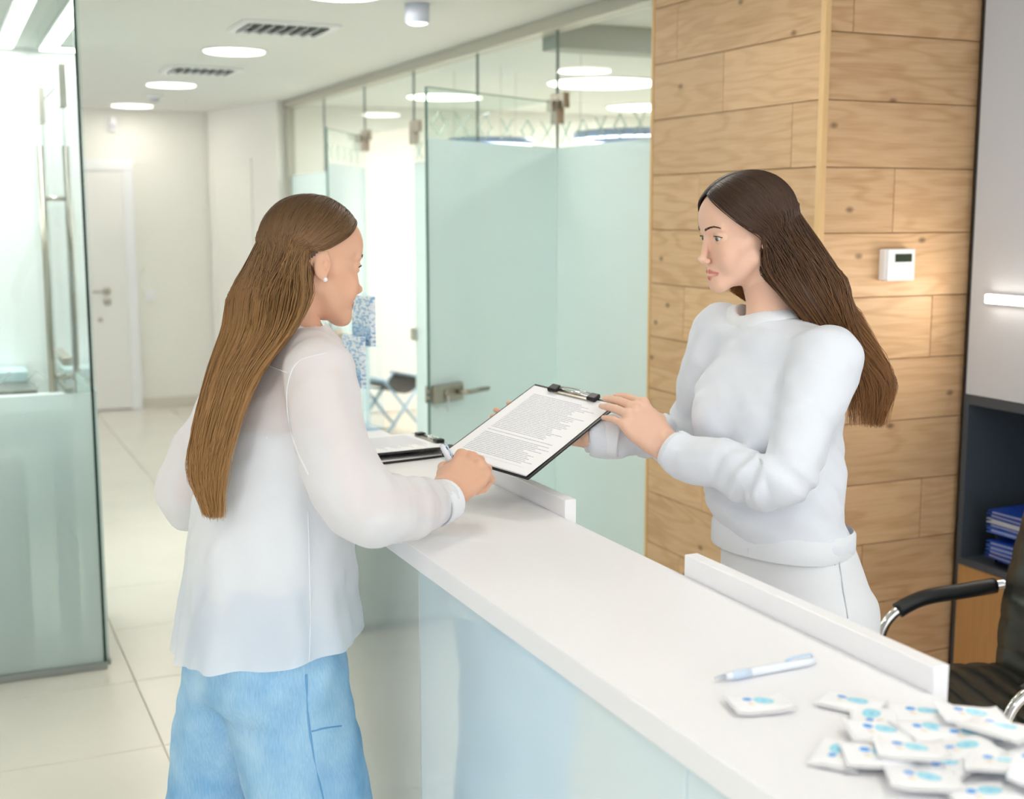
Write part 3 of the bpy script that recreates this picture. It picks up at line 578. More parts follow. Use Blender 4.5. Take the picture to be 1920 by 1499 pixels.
# leaflet holder at the far end of the counter
lh = empty('leaflet_holder', (1.0, 3.12, CT + .0004), 'clear acrylic leaflet holder at the far end of the counter', 'leaflet holder')
M_acr = mix_mat('clear_acrylic', [(1.0, n_transp('#f6fbff')), (fresnel(1.4), n_gloss('#ffffff', 0.02))])
LR = math.radians(-78)
def lhb(nm, x0, x1, y0, y1, z0, z1, m, par, b=0): v, f = boxvf(x0, x1, y0, y1, z0, z1, b); return mesh(nm, xf(v, (0.965, 3.13, CT + .0004), LR), f, m, par)
lhb('base', -.055, .055, -.07, .06, 0, .004, M_acr, lh); lhb('back', -.055, .055, .050, .054, .004, .345, M_acr, lh)
def leaf_mat():
    m = mat('leaflet_print', '#e4eef8', .4); nt = m.node_tree; b = nt.nodes['Principled BSDF']; tc = nt.nodes.new('ShaderNodeTexCoord'); n1 = nt.nodes.new('ShaderNodeTexNoise'); n1.inputs['Scale'].default_value = 75; mp = nt.nodes.new('ShaderNodeMapping'); mp.inputs['Scale'].default_value = (1, 1, 2.4)
    nt.links.new(tc.outputs['Object'], mp.inputs[0]); nt.links.new(mp.outputs[0], n1.inputs['Vector']); r = nt.nodes.new('ShaderNodeValToRGB'); r.color_ramp.elements[0].position = .40; r.color_ramp.elements[0].color = lin('#8fb8dc'); r.color_ramp.elements[1].position = .54; r.color_ramp.elements[1].color = lin('#eef5fb'); nt.links.new(n1.outputs['Fac'], r.inputs[0]); nt.links.new(r.outputs[0], b.inputs['Base Color']); return m
M_leaf = leaf_mat()
for k, (y, z, nm) in enumerate(((.030, .215, 'top'), (.0, .110, 'middle'), (-.03, .006, 'lowest'))):
    lhb('pocket', -.052, .052, y - .014, y - .011, z, z + .05, M_acr, lh); lhb('pocket_floor', -.052, .052, y - .014, .05, z - .003, z, M_acr, lh)
    lf = lhb('leaflet', -.049, .049, y - .008, y + .006, z, z + (.125 if k == 0 else .13), M_leaf, None, .001); props(lf, 'white and blue printed leaflet in the ' + nm + ' pocket of the acrylic holder', 'leaflet', 'leaflets in the holder')

# ================================================================== office chair
oc = empty('office_chair', (2.30, 2.11, 0), 'black ribbed leather office chair with chrome armrests beside the oak column', 'office chair')
M_leather = mat('black_leather', '#26261f', .38, bump=.15, nscale=300)
# local frame: chair faces -x
def cushion(nm, centre, ax_u, ax_v, ax_n, lu, lv, th, ribs, curve, par, seed=0):
    """ribbed pad: ribs run across v, repeat along u"""
    nu, nv = ribs * 6, 10; V = []; C0 = np.array(centre, float); au, av, an = (np.array(a, float) for a in (ax_u, ax_v, ax_n))
    for side in (1, -1):
        for i in range(nu + 1):
            for j in range(nv + 1):
                u, v = i / nu, j / nv * 2 - 1; rib = abs(math.sin(math.pi * ribs * u)) ** .55; edge = (1 - abs(v) ** 6) * (1 - abs(2 * u - 1) ** 14)
                nrm = side * th * (.45 + .55 * edge) * (.72 + .28 * rib if side > 0 else .8) ; wv = lv * (1 - .10 * abs(2 * u - 1) ** 3)
                V.append(C0 + au * (u * lu) + av * (v * wv) + an * (nrm + curve(u) + .018 * v * v))
    n1 = (nu + 1) * (nv + 1); q = quadgrid(nu, nv); Fc = q + [[i + n1 for i in f[::-1]] for f in q]
    rim = [(i, 0) for i in range(nu + 1)] + [(nu, j) for j in range(1, nv + 1)] + [(i, nv) for i in range(nu - 1, -1, -1)] + [(0, j) for j in range(nv - 1, 0, -1)]
    ids = [i * (nv + 1) + j for i, j in rim]; m = len(ids); Fc += [[ids[k], ids[(k + 1) % m], ids[(k + 1) % m] + n1, ids[k] + n1] for k in range(m)]
    return mesh(nm, V, Fc, M_leather, par, True)
F_ = np.array([-0.97, 0.24, 0.0]); S2 = np.array([0.24, 0.97, 0.0]); Uz = np.array([0, 0, 1.0]); CC = np.array([2.30, 2.11, 0.0])
cushion('seat', CC - F_ * .07 + Uz * .455, F_, S2, Uz, .36, .24, .035, 6, lambda u: -.04 * max(0, u - .75) ** 2 * 16 + .01, oc)
bdir = Uz * .985 - F_ * .17; bn = F_ * .985 + Uz * .17
cushion('backrest', CC - F_ * .035 + Uz * .47, bdir, S2, bn, .66, .235, .028, 9, lambda u: .05 * math.cos(2.2 * (u - .35)) - .05, oc)
for s in (-1, 1):
    q = CC + S2 * (.285 * s)
    A = [q - F_ * .15 + Uz * .40, q - F_ * .0 + Uz * .40, q + F_ * .17 + Uz * .42, q + F_ * .255 + Uz * .50, q + F_ * .245 + Uz * .60, q + F_ * .16 + Uz * .655, q + F_ * .03 + Uz * .672, q - F_ * .09 + Uz * .685]
    ar = tube('armrest_tube', crom(A, 40), .013, M_chrome, oc, 14, flat=1.0)
    Pp = crom(A, 80)[50:76]; tube('arm_pad', Pp, .020, M_black, oc, 14)
    tube('arm_bracket', [q - F_ * .16 + Uz * .40, CC + S2 * (.18 * s) - F_ * .16 + Uz * .41], .012, M_chrome, oc, 10)
tube('gas_lift', [CC + Uz * .10, CC + Uz * .27, CC + Uz * .271, CC + Uz * .42], [.028, .028, .018, .018], M_chrome, oc, 14)
mesh('mechanism', *boxvf(2.22, 2.42, 2.02, 2.22, .40, .435, .01), M_black, oc)
for k in range(5):
    a = 2 * math.pi * k / 5 + .3; e = CC + np.array([math.cos(a), math.sin(a), 0]) * .29
    lg = tube('base_leg', [CC + Uz * .10, (CC + e) / 2 + Uz * .095, e + Uz * .07], [.026, .020, .014], M_chrome, oc, 10)
    V, Fc = lathevf([(.012, -.018), (.028, -.016), (.028, .016), (.012, .018)], 16); V = [(e[0] + p[2] * -math.sin(a), e[1] + p[2] * math.cos(a), .0285 + p[1]) if False else (e[0] + p[0] * math.cos(a) - p[2] * math.sin(a), e[1] + p[0] * math.sin(a) + p[2] * math.cos(a), .028 + p[1]) for p in V]; mesh('caster', V, Fc, M_black, lg, True)

# ================================================================== things behind the glass
# treatment trolley in the left room
tr = empty('treatment_desk', (0.2, 5.0, 0), 'white rounded desk on posts behind the frosted left glass', 'desk')
box('top', -1.2, 0.50 - .05, 4.80, 5.25, 0.86, 0.93, M_white, tr, 0.03); box('apron', -1.1, 0.42, 4.84, 5.2, 0.79, 0.86, mat('desk_blue_grey', '#dbe4ea', .4), tr, .004)
for x in (0.37, -1.05): box('post', x, x + .055, 4.86, 4.92, 0, 0.79, mat('post_blue', '#c4dbe4', .4), tr, .006)
for x in (0.37, -1.05): box('post', x, x + .055, 5.12, 5.18, 0, 0.79, MATS['post_blue'], tr, .006)
tc_ = empty('drawer_cart', (0.0, 4.98, 0), 'pale blue drawer cart on casters under the left desk', 'cart')
box('body', -0.40, 0.255, 4.80, 5.10, 0.075, 0.70, mat('cart_blue', '#b9d8dc', .4), tc_, .006)
for z in (.09, .29, .49): box('drawer', -0.39, 0.245, 4.79, 4.80, z, z + .19, mat('cart_front', '#c2e0e3', .4), tc_, .004)
for x in (-0.33, 0.19):
    for y in (4.85, 5.05):
        V, Fc = lathevf([(.012, -.014), (.036, -.012), (.036, .012), (.012, .014)], 16); mesh('caster', [(x + p[2], y + p[0], .036 + p[1]) for p in V], Fc, M_black, tc_, True)
# low cupboard and counter along the left room's back
lc_ = empty('wall_unit', (-0.4, 6.8, 0), 'low white wall unit with a dark top along the left room back wall', 'cabinet')
box('body', -1.6, 0.40, 6.55, 7.08, 0, 0.74, M_white, lc_, .004); box('top', -1.62, 0.42, 6.52, 7.09, 0.745, 0.775, mat('top_steel', '#8b8a80', .3, .5), lc_, .003)
box('splash_shelf', -1.6, 0.40, 6.85, 7.08, .775, .83, mat('shelf_aqua', '#cfe6ea', .3), lc_, .004)
mn = empty('white_organiser', (0.05, 6.9, .83), 'stacked white organiser boxes on the left room unit', 'organiser')
for k, (w, z) in enumerate(((.30, .83), (.22, .93), (.12, 1.03))): box('tray', 0.02 - w / 2, 0.02 + w / 2, 6.87, 7.03, z, z + .09, M_white, mn, .012)
# folding stool in the consulting room
fc = empty('folding_stool', (3.05, 8.95, 0), 'black canvas folding stool with pale blue crossed legs seen through the doorway', 'folding stool')
M_fl = mat('chair_blue', '#a9c3d6', .4)
FR = math.radians(15)
def fcx(P): return xf(P, (3.03, 8.95, 0), FR)
for y in (-.2, .2):
    tube('leg', fcx([(-.19, y, .0), (.17, y, .42)]), .013, M_fl, fc, 8); tube('leg', fcx([(.19, y + .02, .0), (-.17, y + .02, .42)]), .013, M_fl, fc, 8)
V = [(x, y, .42 - .10 * (1 - (x / .17) ** 2)) for x in np.linspace(-.17, .17, 9) for y in (-.2, .22)]; V = V + [(p[0], p[1], p[2] - .006) for p in V]
Fs = [[2 * i, 2 * i + 2, 2 * i + 3, 2 * i + 1] for i in range(8)]; Fs = Fs + [[k + 18 for k in f[::-1]] for f in Fs] + [[2 * i, 2 * i + 18, 2 * i + 20, 2 * i + 2] for i in range(8)] + [[2 * i + 1, 2 * i + 3, 2 * i + 21, 2 * i + 19] for i in range(8)]
mesh('canvas_seat', fcx(V), Fs, M_black, fc)
for x in (-.17, .17): tube('rail', fcx([(x, -.22, .42), (x, .24, .42)]), .012, M_fl, fc, 8)
# plant
pl = empty('potted_plant', (2.80, 7.0, 0), 'green leafy pot plant half hidden behind the frosted glass', 'plant')
mesh('pot', *lathevf([(.11, 0), (.14, .30), (.15, .31), (.14, .32), (.12, .30)], 24, (2.80, 7.0, 0)), M_white, pl, True)
tube('stem', crom([(2.80, 7.0, .3), (2.79, 7.01, .7), (2.81, 6.99, 1.2)], 10), .012, mat('stem_green', '#5c7a3a', .6), pl, 8)
for k in range(13):
    a = k * 2.4; z = .55 + .065 * k; L = .24 - .005 * k; V = []; d = np.array([math.cos(a), math.sin(a), .35]); w = np.array([-math.sin(a), math.cos(a), 0])
    for i in range(9):
        s = i / 8; c = np.array([2.80, 7.0, z]) + d * L * s - np.array([0, 0, .14 * s * s]); hw = .042 * math.sin(math.pi * min(1, s * .93 + .05)) ** .8
        V += [c - w * hw, c + np.array([0, 0, -.008]), c + w * hw]
    Fc = [[3 * i + j, 3 * i + j + 1, 3 * i + j + 4, 3 * i + j + 3] for i in range(8) for j in (0, 1)]; o = mesh('leaf', V, Fc, mat('leaf_green', '#5fae4a', .45), pl, True)
    sm_ = o.modifiers.new('thick', 'SOLIDIFY'); sm_.thickness = .0015
# ring pendants
def ring(x, y, z, r, label):
    t = empty('ring_pendant', (x, y, CZ), label, 'pendant lamp', 'ring pendants in the consulting room'); n = 56
    for nm, dr, z0, z1, m in (('ring_housing', .03, z, z + .035, mat('ring_blue', '#aebfe6', .3)), ('ring_diffuser', .026, z - .006, z - .0005, M_ringled)):
        V = []; 
        for k in range(n):
            a = 2 * math.pi * k / n; c, s = math.cos(a), math.sin(a)
            V += [(x + (r - dr) * c, y + (r - dr) * s, z0), (x + (r + dr) * c, y + (r + dr) * s, z0), (x + (r + dr) * c, y + (r + dr) * s, z1), (x + (r - dr) * c, y + (r - dr) * s, z1)]
        Fc = [[4 * k + j, 4 * ((k + 1) % n) + j, 4 * ((k + 1) % n) + (j + 1) % 4, 4 * k + (j + 1) % 4] for k in range(n) for j in range(4)]; mesh(nm, V, Fc, m, t, True)
    for k in range(3): a = 2 * math.pi * k / 3 + .4; tube('wire', [(x + r * math.cos(a), y + r * math.sin(a), z + .03), (x + r * math.cos(a), y + r * math.sin(a), CZ)], .0015, M_steel, t, 6)
ring(3.42, 5.75, 1.99, .42, 'blue white lit ring pendant seen above the frosted glass by the oak column')
ring(3.05, 7.1, 2.02, .22, 'small violet lit ring pendant near the far glass doorway')

# ================================================================== implicit surfaces for the people and their clothes
def smin(a, b, k):
    h = np.clip(0.5 + 0.5 * (b - a) / k, 0, 1); return b + (a - b) * h - k * h * (1 - h)
def smax(a, b, k): return -smin(-a, -b, k)
def cone(a, b, ra, rb):
    a = np.array(a, float); b = np.array(b, float); ab = b - a; L2 = ab @ ab
    def f(P):
        t = np.clip((P - a) @ ab / L2, 0, 1); q = P - a - t[:, None] * ab
        return np.sqrt(np.einsum('ij,ij->i', q, q)) - (ra + (rb - ra) * t)
    return f
def ell(c, r, R=None):
    c = np.array(c, float); r = np.array(r, float)
    def f(P):
        q = P - c
        if R is not None: q = q @ R
        k0 = np.sqrt((((q / r) ** 2).sum(1))) + 1e-9; k1 = np.sqrt((((q / (r * r)) ** 2).sum(1))) + 1e-9; return k0 * (k0 - 1) / k1
    return f
def blend(items):
    """items: (fn, k) added, (fn, k, '-') cut away"""
    def f(P):
        d = None
        for it in items:
            v = it[0](P)
            if d is None: d = v
            elif len(it) == 2: d = smin(d, v, it[1])
            else: d = smax(d, -v, it[1])
        return d
    f.items = items; return f
def chain(P, r, k=0.012, flat=None, disp=None):
    """tube through points P with radii r; disp(s, p) adds folds, s = length along the tube"""
    P = np.array(P, float); r = np.array(r, float); seg = P[1:] - P[:-1]; L = np.linalg.norm(seg, axis=1); S = np.concatenate([[0], np.cumsum(L)])
    def f(Q):
        d = None; s = None
        for i in range(len(seg)):
            t = np.clip((Q - P[i]) @ seg[i] / (L[i] ** 2), 0, 1); q = Q - P[i] - t[:, None] * seg[i]; v = np.sqrt(np.einsum('ij,ij->i', q, q)) - (r[i] + (r[i + 1] - r[i]) * t); si = S[i] + t * L[i]
            if d is None: d, s = v, si
            else: s = np.where(v < d, si, s); d = smin(d, v, k)
        return d if disp is None else d - disp(s, Q)
    return f
def vloft(st, ax, disp=None, n=2.3, capk=0.02):
    """upright body: stations (z, cx, cy, a, b), a along the plan direction ax, b square to it; disp(theta, z) adds folds"""
    st = np.array(sorted(st), float); ax = np.array(ax, float); ax /= np.linalg.norm(ax); ay = np.array([-ax[1], ax[0]])
    zz = np.linspace(st[0, 0], st[-1, 0], 120)
    tab = crom(st, 400); tab = tab[np.argsort(tab[:, 0])]; tb = [np.interp(zz, tab[:, 0], tab[:, i]) for i in range(1, 5)]
    def f(P):
        z = P[:, 2]; cx, cy, a, b = (np.interp(z, zz, t) for t in tb); x = P[:, 0] - cx; y = P[:, 1] - cy; u = x * ax[0] + y * ax[1]; v = x * ay[0] + y * ay[1]
        q = (np.abs(u / a) ** n + np.abs(v / b) ** n) ** (1 / n); d = (q - 1) * np.minimum(a, b)
        if disp is not None: d = d - disp(np.arctan2(v / b, u / a), z)
        return smax(smax(d, z - st[-1, 0], capk), st[0, 0] - z, capk)
    return f
def wrinkle(amp, sc, seed, n=5):
    r = np.random.default_rng(seed); K = r.normal(size=(n, 3)); K /= np.linalg.norm(K, axis=1)[:, None]; K *= (2 * math.pi / sc) * r.uniform(.6, 1.5, (n, 1)); ph = r.uniform(0, 6.3, n)
    return lambda P: amp / math.sqrt(n) * np.sin(P @ K.T + ph).sum(1)
EDG = [(0, 1), (2, 3), (4, 5), (6, 7), (0, 2), (1, 3), (4, 6), (5, 7), (0, 4), (1, 5), (2, 6), (3, 7)]
CRN = np.array([(i, j, k) for i in (0, 1) for j in (0, 1) for k in (0, 1)])
def polygonize(fn, lo, hi, h, n=12, relax=1, post=None):
    lo = np.array(lo, float); hi = np.array(hi, float); nb = np.ceil((hi - lo) / (h * n)).astype(int); bl = np.stack(np.meshgrid(*[np.arange(x) for x in nb], indexing='ij'), -1).reshape(-1, 3)
    cd = fn(lo + (bl + 0.5) * n * h); bl = bl[np.abs(cd) < 0.87 * n * h * 1.45 + 2 * h]
    G = nb * n + 2; loc = np.stack(np.meshgrid(*[np.arange(n + 1)] * 3, indexing='ij'), -1).reshape(-1, 3); ids_all, V_all, F_all = [], [], []
    gid = lambda c: ((c[..., 0] + 1) * (G[1] + 2) + (c[..., 1] + 1)) * (G[2] + 2) + (c[..., 2] + 1)
    items = getattr(fn, 'items', None); step = 60
    if items: cv = np.array([it[0](lo + (bl + 0.5) * n * h) for it in items]); rad = 0.87 * n * h; step = 1
    for s in range(0, len(bl), step):
        B = bl[s:s + step]; P = (B[:, None] * n + loc[None]).reshape(-1, 3); g = fn
        if items:      # only the pieces that reach this block
            act = [it for it, v in zip(items, cv[:, s]) if v < rad * 1.8 + max(it[1], h) * 1.7]
            while act and len(act[0]) == 3: act.pop(0)
            if not act: continue
            g = blend(act)
        D = (g(lo + P * h) - (post(lo + P * h) if post is not None else 0)).reshape(len(B), n + 1, n + 1, n + 1); neg = D < 0
        c8 = np.stack([D[:, i:n + i, j:n + j, k:n + k] for i, j, k in CRN], -1); n8 = c8 < 0; mix = n8.any(-1) & ~n8.all(-1); w = np.argwhere(mix)
        if len(w):
            v8 = c8[mix]; acc = np.zeros((len(w), 3)); cnt = np.zeros(len(w))
            for a, b in EDG:
                m = (v8[:, a] < 0) != (v8[:, b] < 0); t = v8[m, a] / (v8[m, a] - v8[m, b]); acc[m] += CRN[a] + t[:, None] * (CRN[b] - CRN[a]); cnt[m] += 1
            cell = B[w[:, 0]] * n + w[:, 1:]; V_all.append(lo + (cell + acc / cnt[:, None]) * h); ids_all.append(gid(cell))
        for ax in range(3):
            sl = [slice(0, n)] * 3; s2 = list(sl); s2[ax] = slice(1, n + 1); A = neg[(slice(None), *sl)]; Bn = neg[(slice(None), *s2)]; w = np.argwhere(A != Bn)
            if not len(w): continue
            base = B[w[:, 0]] * n + w[:, 1:]; o1 = np.zeros(3, int); o2 = np.zeros(3, int); o1[(ax + 1) % 3] = 1; o2[(ax + 2) % 3] = 1
            q = np.stack([gid(base - o1 - o2), gid(base - o2), gid(base), gid(base - o1)], -1); flip = ~A[tuple(w.T)]; q[flip] = q[flip][:, ::-1]; F_all.append(q)
    ids = np.concatenate(ids_all); V = np.concatenate(V_all); F4 = np.concatenate(F_all); o = np.argsort(ids); ids = ids[o]; V = V[o]
    k = np.searchsorted(ids, F4); k[k >= len(ids)] = 0; ok = (ids[k] == F4).all(1); F4 = k[ok]
    for _ in range(relax):
        acc = np.zeros_like(V); cnt = np.zeros(len(V))
        for a in range(4):
            w = V[F4[:, (a + 1) % 4]] + V[F4[:, (a + 3) % 4]]; cnt += 2 * np.bincount(F4[:, a], minlength=len(V))
            for x in range(3): acc[:, x] += np.bincount(F4[:, a], w[:, x], len(V))
        V = V * 0.5 + 0.5 * acc / np.maximum(cnt, 1)[:, None]
    return V, F4
def cut_mesh(V, F4, keep, snap=None):
    """drop the faces outside; snap(V) moves the open rim onto the cut"""
    fk = keep[F4].all(1); F4 = F4[fk]; used = np.unique(F4); mp = -np.ones(len(V), int); mp[used] = np.arange(len(used)); V = V[used]; F4 = mp[F4]
    if snap is not None:
        e = np.sort(np.concatenate([F4[:, [0, 1]], F4[:, [1, 2]], F4[:, [2, 3]], F4[:, [3, 0]]]), 1); u, c = np.unique(e, axis=0, return_counts=True); rim = np.unique(u[c == 1]); V[rim] = snap(V[rim])
    return V, F4
def fastmesh(name, V, F4, m, parent=None, base=(0, 0, 0), col=None, **kw):
    o3 = off(parent) if parent is not None else np.array(base, float); V = np.asarray(V, float) - o3; F4 = np.asarray(F4); ns = F4.shape[1]
    me = bpy.data.meshes.new(name); me.vertices.add(len(V)); me.vertices.foreach_set('co', V.astype(np.float32).ravel()); me.loops.add(F4.size); me.loops.foreach_set('vertex_index', F4.astype(np.int32).ravel())
    me.polygons.add(len(F4)); me.polygons.foreach_set('loop_start', np.arange(0, F4.size, ns, dtype=np.int32)); me.update(calc_edges=True); me.polygons.foreach_set('use_smooth', np.ones(len(F4), bool)); me.validate()
    if col is not None:
        a = me.color_attributes.new('Col', 'FLOAT_COLOR', 'POINT'); c = np.ones((len(V), 4), np.float32); c[:, :3] = col; a.data.foreach_set('color', c.ravel())
    me.materials.append(m); o = bpy.data.objects.new(name, me); COL.objects.link(o)
    if parent is not None: o.parent = parent
    else: o.location = o3
    OFF[o.name] = o3; return props(o, **kw)
def attr_mat(name, rough, spec=.4, sss=0, sheen=0, bump=0, nscale=900, aniso=0):
    m = mat(name, '#808080', rough, spec=spec, sss=sss, sheen=sheen); nt = m.node_tree; b = nt.nodes['Principled BSDF']; a = nt.nodes.new('ShaderNodeAttribute'); a.attribute_name = 'Col'; nt.links.new(a.outputs['Color'], b.inputs['Base Color'])
    if aniso: b.inputs['Anisotropic'].default_value = aniso
    if bump:
        n = nt.nodes.new('ShaderNodeTexNoise'); n.inputs['Scale'].default_value = nscale; tc = nt.nodes.new('ShaderNodeTexCoord'); nt.links.new(tc.outputs['Object'], n.inputs['Vector']); bp = nt.nodes.new('ShaderNodeBump'); bp.inputs['Strength'].default_value = bump; bp.inputs['Distance'].default_value = .0006; nt.links.new(n.outputs['Fac'], bp.inputs['Height']); nt.links.new(bp.outputs[0], b.inputs['Normal'])
    return m
def L3(h): return np.array(lin(h)[:3])
M_skin = attr_mat('skin', .48, .35, sss=.12, bump=.15, nscale=1200)
M_hair = attr_mat('hair_strands', .42, .45)
M_eye = attr_mat('eye', .08, .6)

# ------------------------------------------------------------------ head (local, centimetres: x right, y forward, z up, eyes at z = 0)
LIPS = []
def sym(f): return [f(1), f(-1)]
def head_sdf():
    it = [(ell((0, -.6, 3.0), (7.0, 8.8, 7.6)), 0), (ell((0, 2.6, 3.4), (5.8, 6.45, 5.4)), 1.5), (ell((0, 2.2, -2.5), (5.45, 5.85, 6.2)), 1.6), (ell((0, 3.5, -6.3), (3.9, 4.75, 3.8)), 1.8), (ell((0, 7.0, -9.35), (1.55, 1.45, 1.25)), 1.1)]
    for s in (1, -1):
        it += [(cone((s * 4.5, 1.2, -5.0), (s * 1.5, 6.9, -9.0), 1.0, 1.2), 2.0), (cone((s * 5.2, 2.6, -1.3), (s * 3.8, 5.9, -2.7), .9, 1.35), 2.0), (ell((s * 3.1, 5.9, -4.4), (2.1, 1.9, 2.2)), 1.6), (cone((s * 1.2, 8.0, 1.5), (s * 4.2, 6.8, 1.7), .66, .62), 1.1)]
    it += [(ell((0, 6.8, -6.8), (2.2, 2.1, 2.0)), .9)]
    for s in (1, -1): it += [(ell((s * 3.15, 8.9, 0.05), (1.75, 1.42, 1.0)), .8, '-')]
    it += [(cone((0, 8.0, 1.1), (0, 9.3, -3.3), .55, .66), .7), (ell((0, 9.85, -3.8), (.74, .8, .72)), .5)]
    for s in (1, -1): it += [(ell((s * .84, 9.1, -4.3), (.46, .72, .5)), .35)]
    it += [(cone((0, 9.8, -4.35), (0, 8.9, -4.9), .3, .38), .3)]
    for s in (1, -1): it += [(ell((s * .46, 9.4, -4.85), (.23, .42, .28)), .12, '-')]
    up = [cone((s * .50, 8.68, -6.36), (s * 2.2, 7.86, -6.78), .40, .18) for s in (1, -1)]; lo = [cone((s * .1, 8.55, -7.58), (s * 2.0, 7.88, -6.98), .50, .22) for s in (1, -1)]
    LIPS.extend(up + lo)
    it += [(f, .22) for f in up] + [(f, .25) for f in lo] + [(cone((0, 9.22, -7.0), (s * 2.45, 8.20, -6.80), .09, .07), .14, '-') for s in (1, -1)]
    for s in (1, -1):
        it += [(ell((s * 3.15, 6.72, 0), (1.46, 1.40, 1.32)), .35), (ell((s * 3.2, 8.2, -.12), (1.42, 1.3, .50)), .06, '-')]
        Re = np.array([[math.cos(.35 * s), math.sin(.35 * s) * -1, 0], [math.sin(.35 * s), math.cos(.35 * s), 0], [0, 0, 1]]).T
        it += [(ell((s * 6.85, -.9, -.6), (.45, 1.4, 2.5), Re), .4), (ell((s * 6.7, -.3, -2.75), (.45, .65, .7)), .5), (ell((s * 7.4, -.45, -.5), (.5, .62, 1.05), Re), .25, '-'), (ell((s * 7.3, -1.0, .7), (.32, .6, .7), Re), .2, '-')]
    it += [(cone((0, -2.2, -3.0), (0, -4.4, -19), 4.6, 5.1), 1.8)]
    return blend(it)
HEADF = head_sdf()
HV, HF = polygonize(HEADF, (-8.6, -10.6, -19.5), (8.6, 11.6, 11.6), .165, 12, 1)
keep = HV[:, 2] > -18.5; HV, HF = cut_mesh(HV, HF, keep)
def head_colors(V, skin, lip):
    c = np.tile(L3(skin), (len(V), 1)); dl = np.min([f(V) for f in LIPS], 0); w = np.clip(1 - (dl - .02) / .14, 0, 1)[:, None]; w *= ((V[:, 1] > 7.2) & (V[:, 2] < -5.9))[:, None]; 
    bl = np.exp(-(((np.abs(V[:, 0]) - 4.0) / 1.6) ** 2 + ((V[:, 2] + 3.0) / 1.6) ** 2)) * (V[:, 1] > 4); c = c * (1 - .10 * bl[:, None]) + L3('#e08b7a') * .10 * bl[:, None]
    return c * (1 - w) + L3(lip) * w
def surf_y(x, z, y0=11.5):
    """front of the face at x, z"""
    ys = np.linspace(y0, 3, 200); d = HEADF(np.column_stack([np.full(200, x), ys, np.full(200, z)])); k = np.argmax(d < 0); return ys[k]

# ------------------------------------------------------------------ hands (local, metres: x to the fingers, y to the thumb, z back of the hand)
FB = [(.090, .0285, .002), (.094, .0095, .004), (.089, -.0095, .003), (.080, -.027, -.001)]; FL = [(.041, .024, .021), (.045, .027, .022), (.041, .026, .022), (.032, .020, .019)]
def hand_mesh(flex, spread, thumb, h=.0014, scale=.97):
    it = []; nails = []
    for (bx_, by_, bz_) in FB: it.append((cone((.004, by_ * .5, -.002), (bx_, by_, bz_ - .004), .0135, .0105), .014))
    it.append((cone((.012, .016, -.010), (.052, .034, -.016), .0145, .0130), .014)); it.append((cone((.02, -.018, -.010), (.062, -.024, -.010), .012, .011), .014))
    it.append((ell((0, 0, 0), (.02, .024, .0165)), .012)); it.append((cone((0, .004, 0), (-.035, .004, 0), .0195, .0225), .014)); it.append((cone((0, -.006, 0), (-.035, -.004, 0), .0185, .0215), .012))
    for i in range(4):
        p = np.array(FB[i]); it.append((ell(p + (0, 0, .001), (.0105, .0095, .0095)), .006)); th = 0.; sp = math.radians(spread[i]); rr = (.0086, .0078, .0070, .0056) if i < 3 else (.0076, .0068, .0061, .0050)
        for k in range(3):
            th += math.radians(flex[i][k]); d = np.array([math.cos(th) * math.cos(sp), math.cos(th) * math.sin(sp), -math.sin(th)]); q = p + d * FL[i][k]
            it.append((cone(p, q, rr[k], rr[k + 1]), .0022 if k else .005)); 
            if k == 2: up = np.array([math.sin(th) * math.cos(sp), math.sin(th) * math.sin(sp), math.cos(th)]); nails.append((q - d * .003 + up * rr[3] * .85, up, d))
            p = q
    p = np.array((.050, .036, -.016)); r = (.0112, .0095, .0085, .0066)
    for k, (d, L) in enumerate(thumb):
        d = np.array(d, float); d /= np.linalg.norm(d); q = p + d * L; it.append((cone(p, q, r[k], r[k + 1]), .004)); p = q; dl = d
    nails.append((p + np.array((0, .3, 1)) * .005, np.array((0, .3, .95)), dl))
    f = blend(it); V, F4 = polygonize(f, (-.10, -.075, -.11), (.22, .12, .06), h, 12, 1); return V * scale, F4, nails
def nail_color(V, F4, nails, c, nailcol, scale=.97):
    N = np.zeros_like(V); fn = np.cross(V[F4[:, 1]] - V[F4[:, 0]], V[F4[:, 2]] - V[F4[:, 0]]); 
    for a in range(4):
        for x in range(3): N[:, x] += np.bincount(F4[:, a], fn[:, x], len(V))
    N /= np.linalg.norm(N, axis=1)[:, None] + 1e-12
    for p, up, d in nails:
        q = V - p * scale; a = q @ d; b = np.linalg.norm(q - np.outer(a, d), axis=1); m = (np.abs(a) < .0075) & (b < .0055) & (N @ up > .35); c[m] = L3(nailcol)
    return c

def strands(Ps, rads, ring=3):
    """many tubes at once: Ps (n, m, 3), rads (n, m)"""
    T = np.gradient(Ps, axis=1); T /= np.linalg.norm(T, axis=2, keepdims=True) + 1e-12; ref = np.array([.31, .87, .22]); u = np.cross(T, ref); u /= np.linalg.norm(u, axis=2, keepdims=True) + 1e-12; w = np.cross(T, u); n, m, _ = Ps.shape
    an = 2 * math.pi * np.arange(ring) / ring; V = Ps[:, :, None] + rads[:, :, None, None] * (u[:, :, None] * np.cos(an)[:, None] + w[:, :, None] * np.sin(an)[:, None])
    i = np.arange(m - 1)[:, None]; k = np.arange(ring)[None]; q = np.stack([i * ring + k, i * ring + (k + 1) % ring, (i + 1) * ring + (k + 1) % ring, (i + 1) * ring + k], -1).reshape(-1, 4)
    return V.reshape(-1, 3), (q[None] + (np.arange(n) * m * ring)[:, None, None]).reshape(-1, 4)

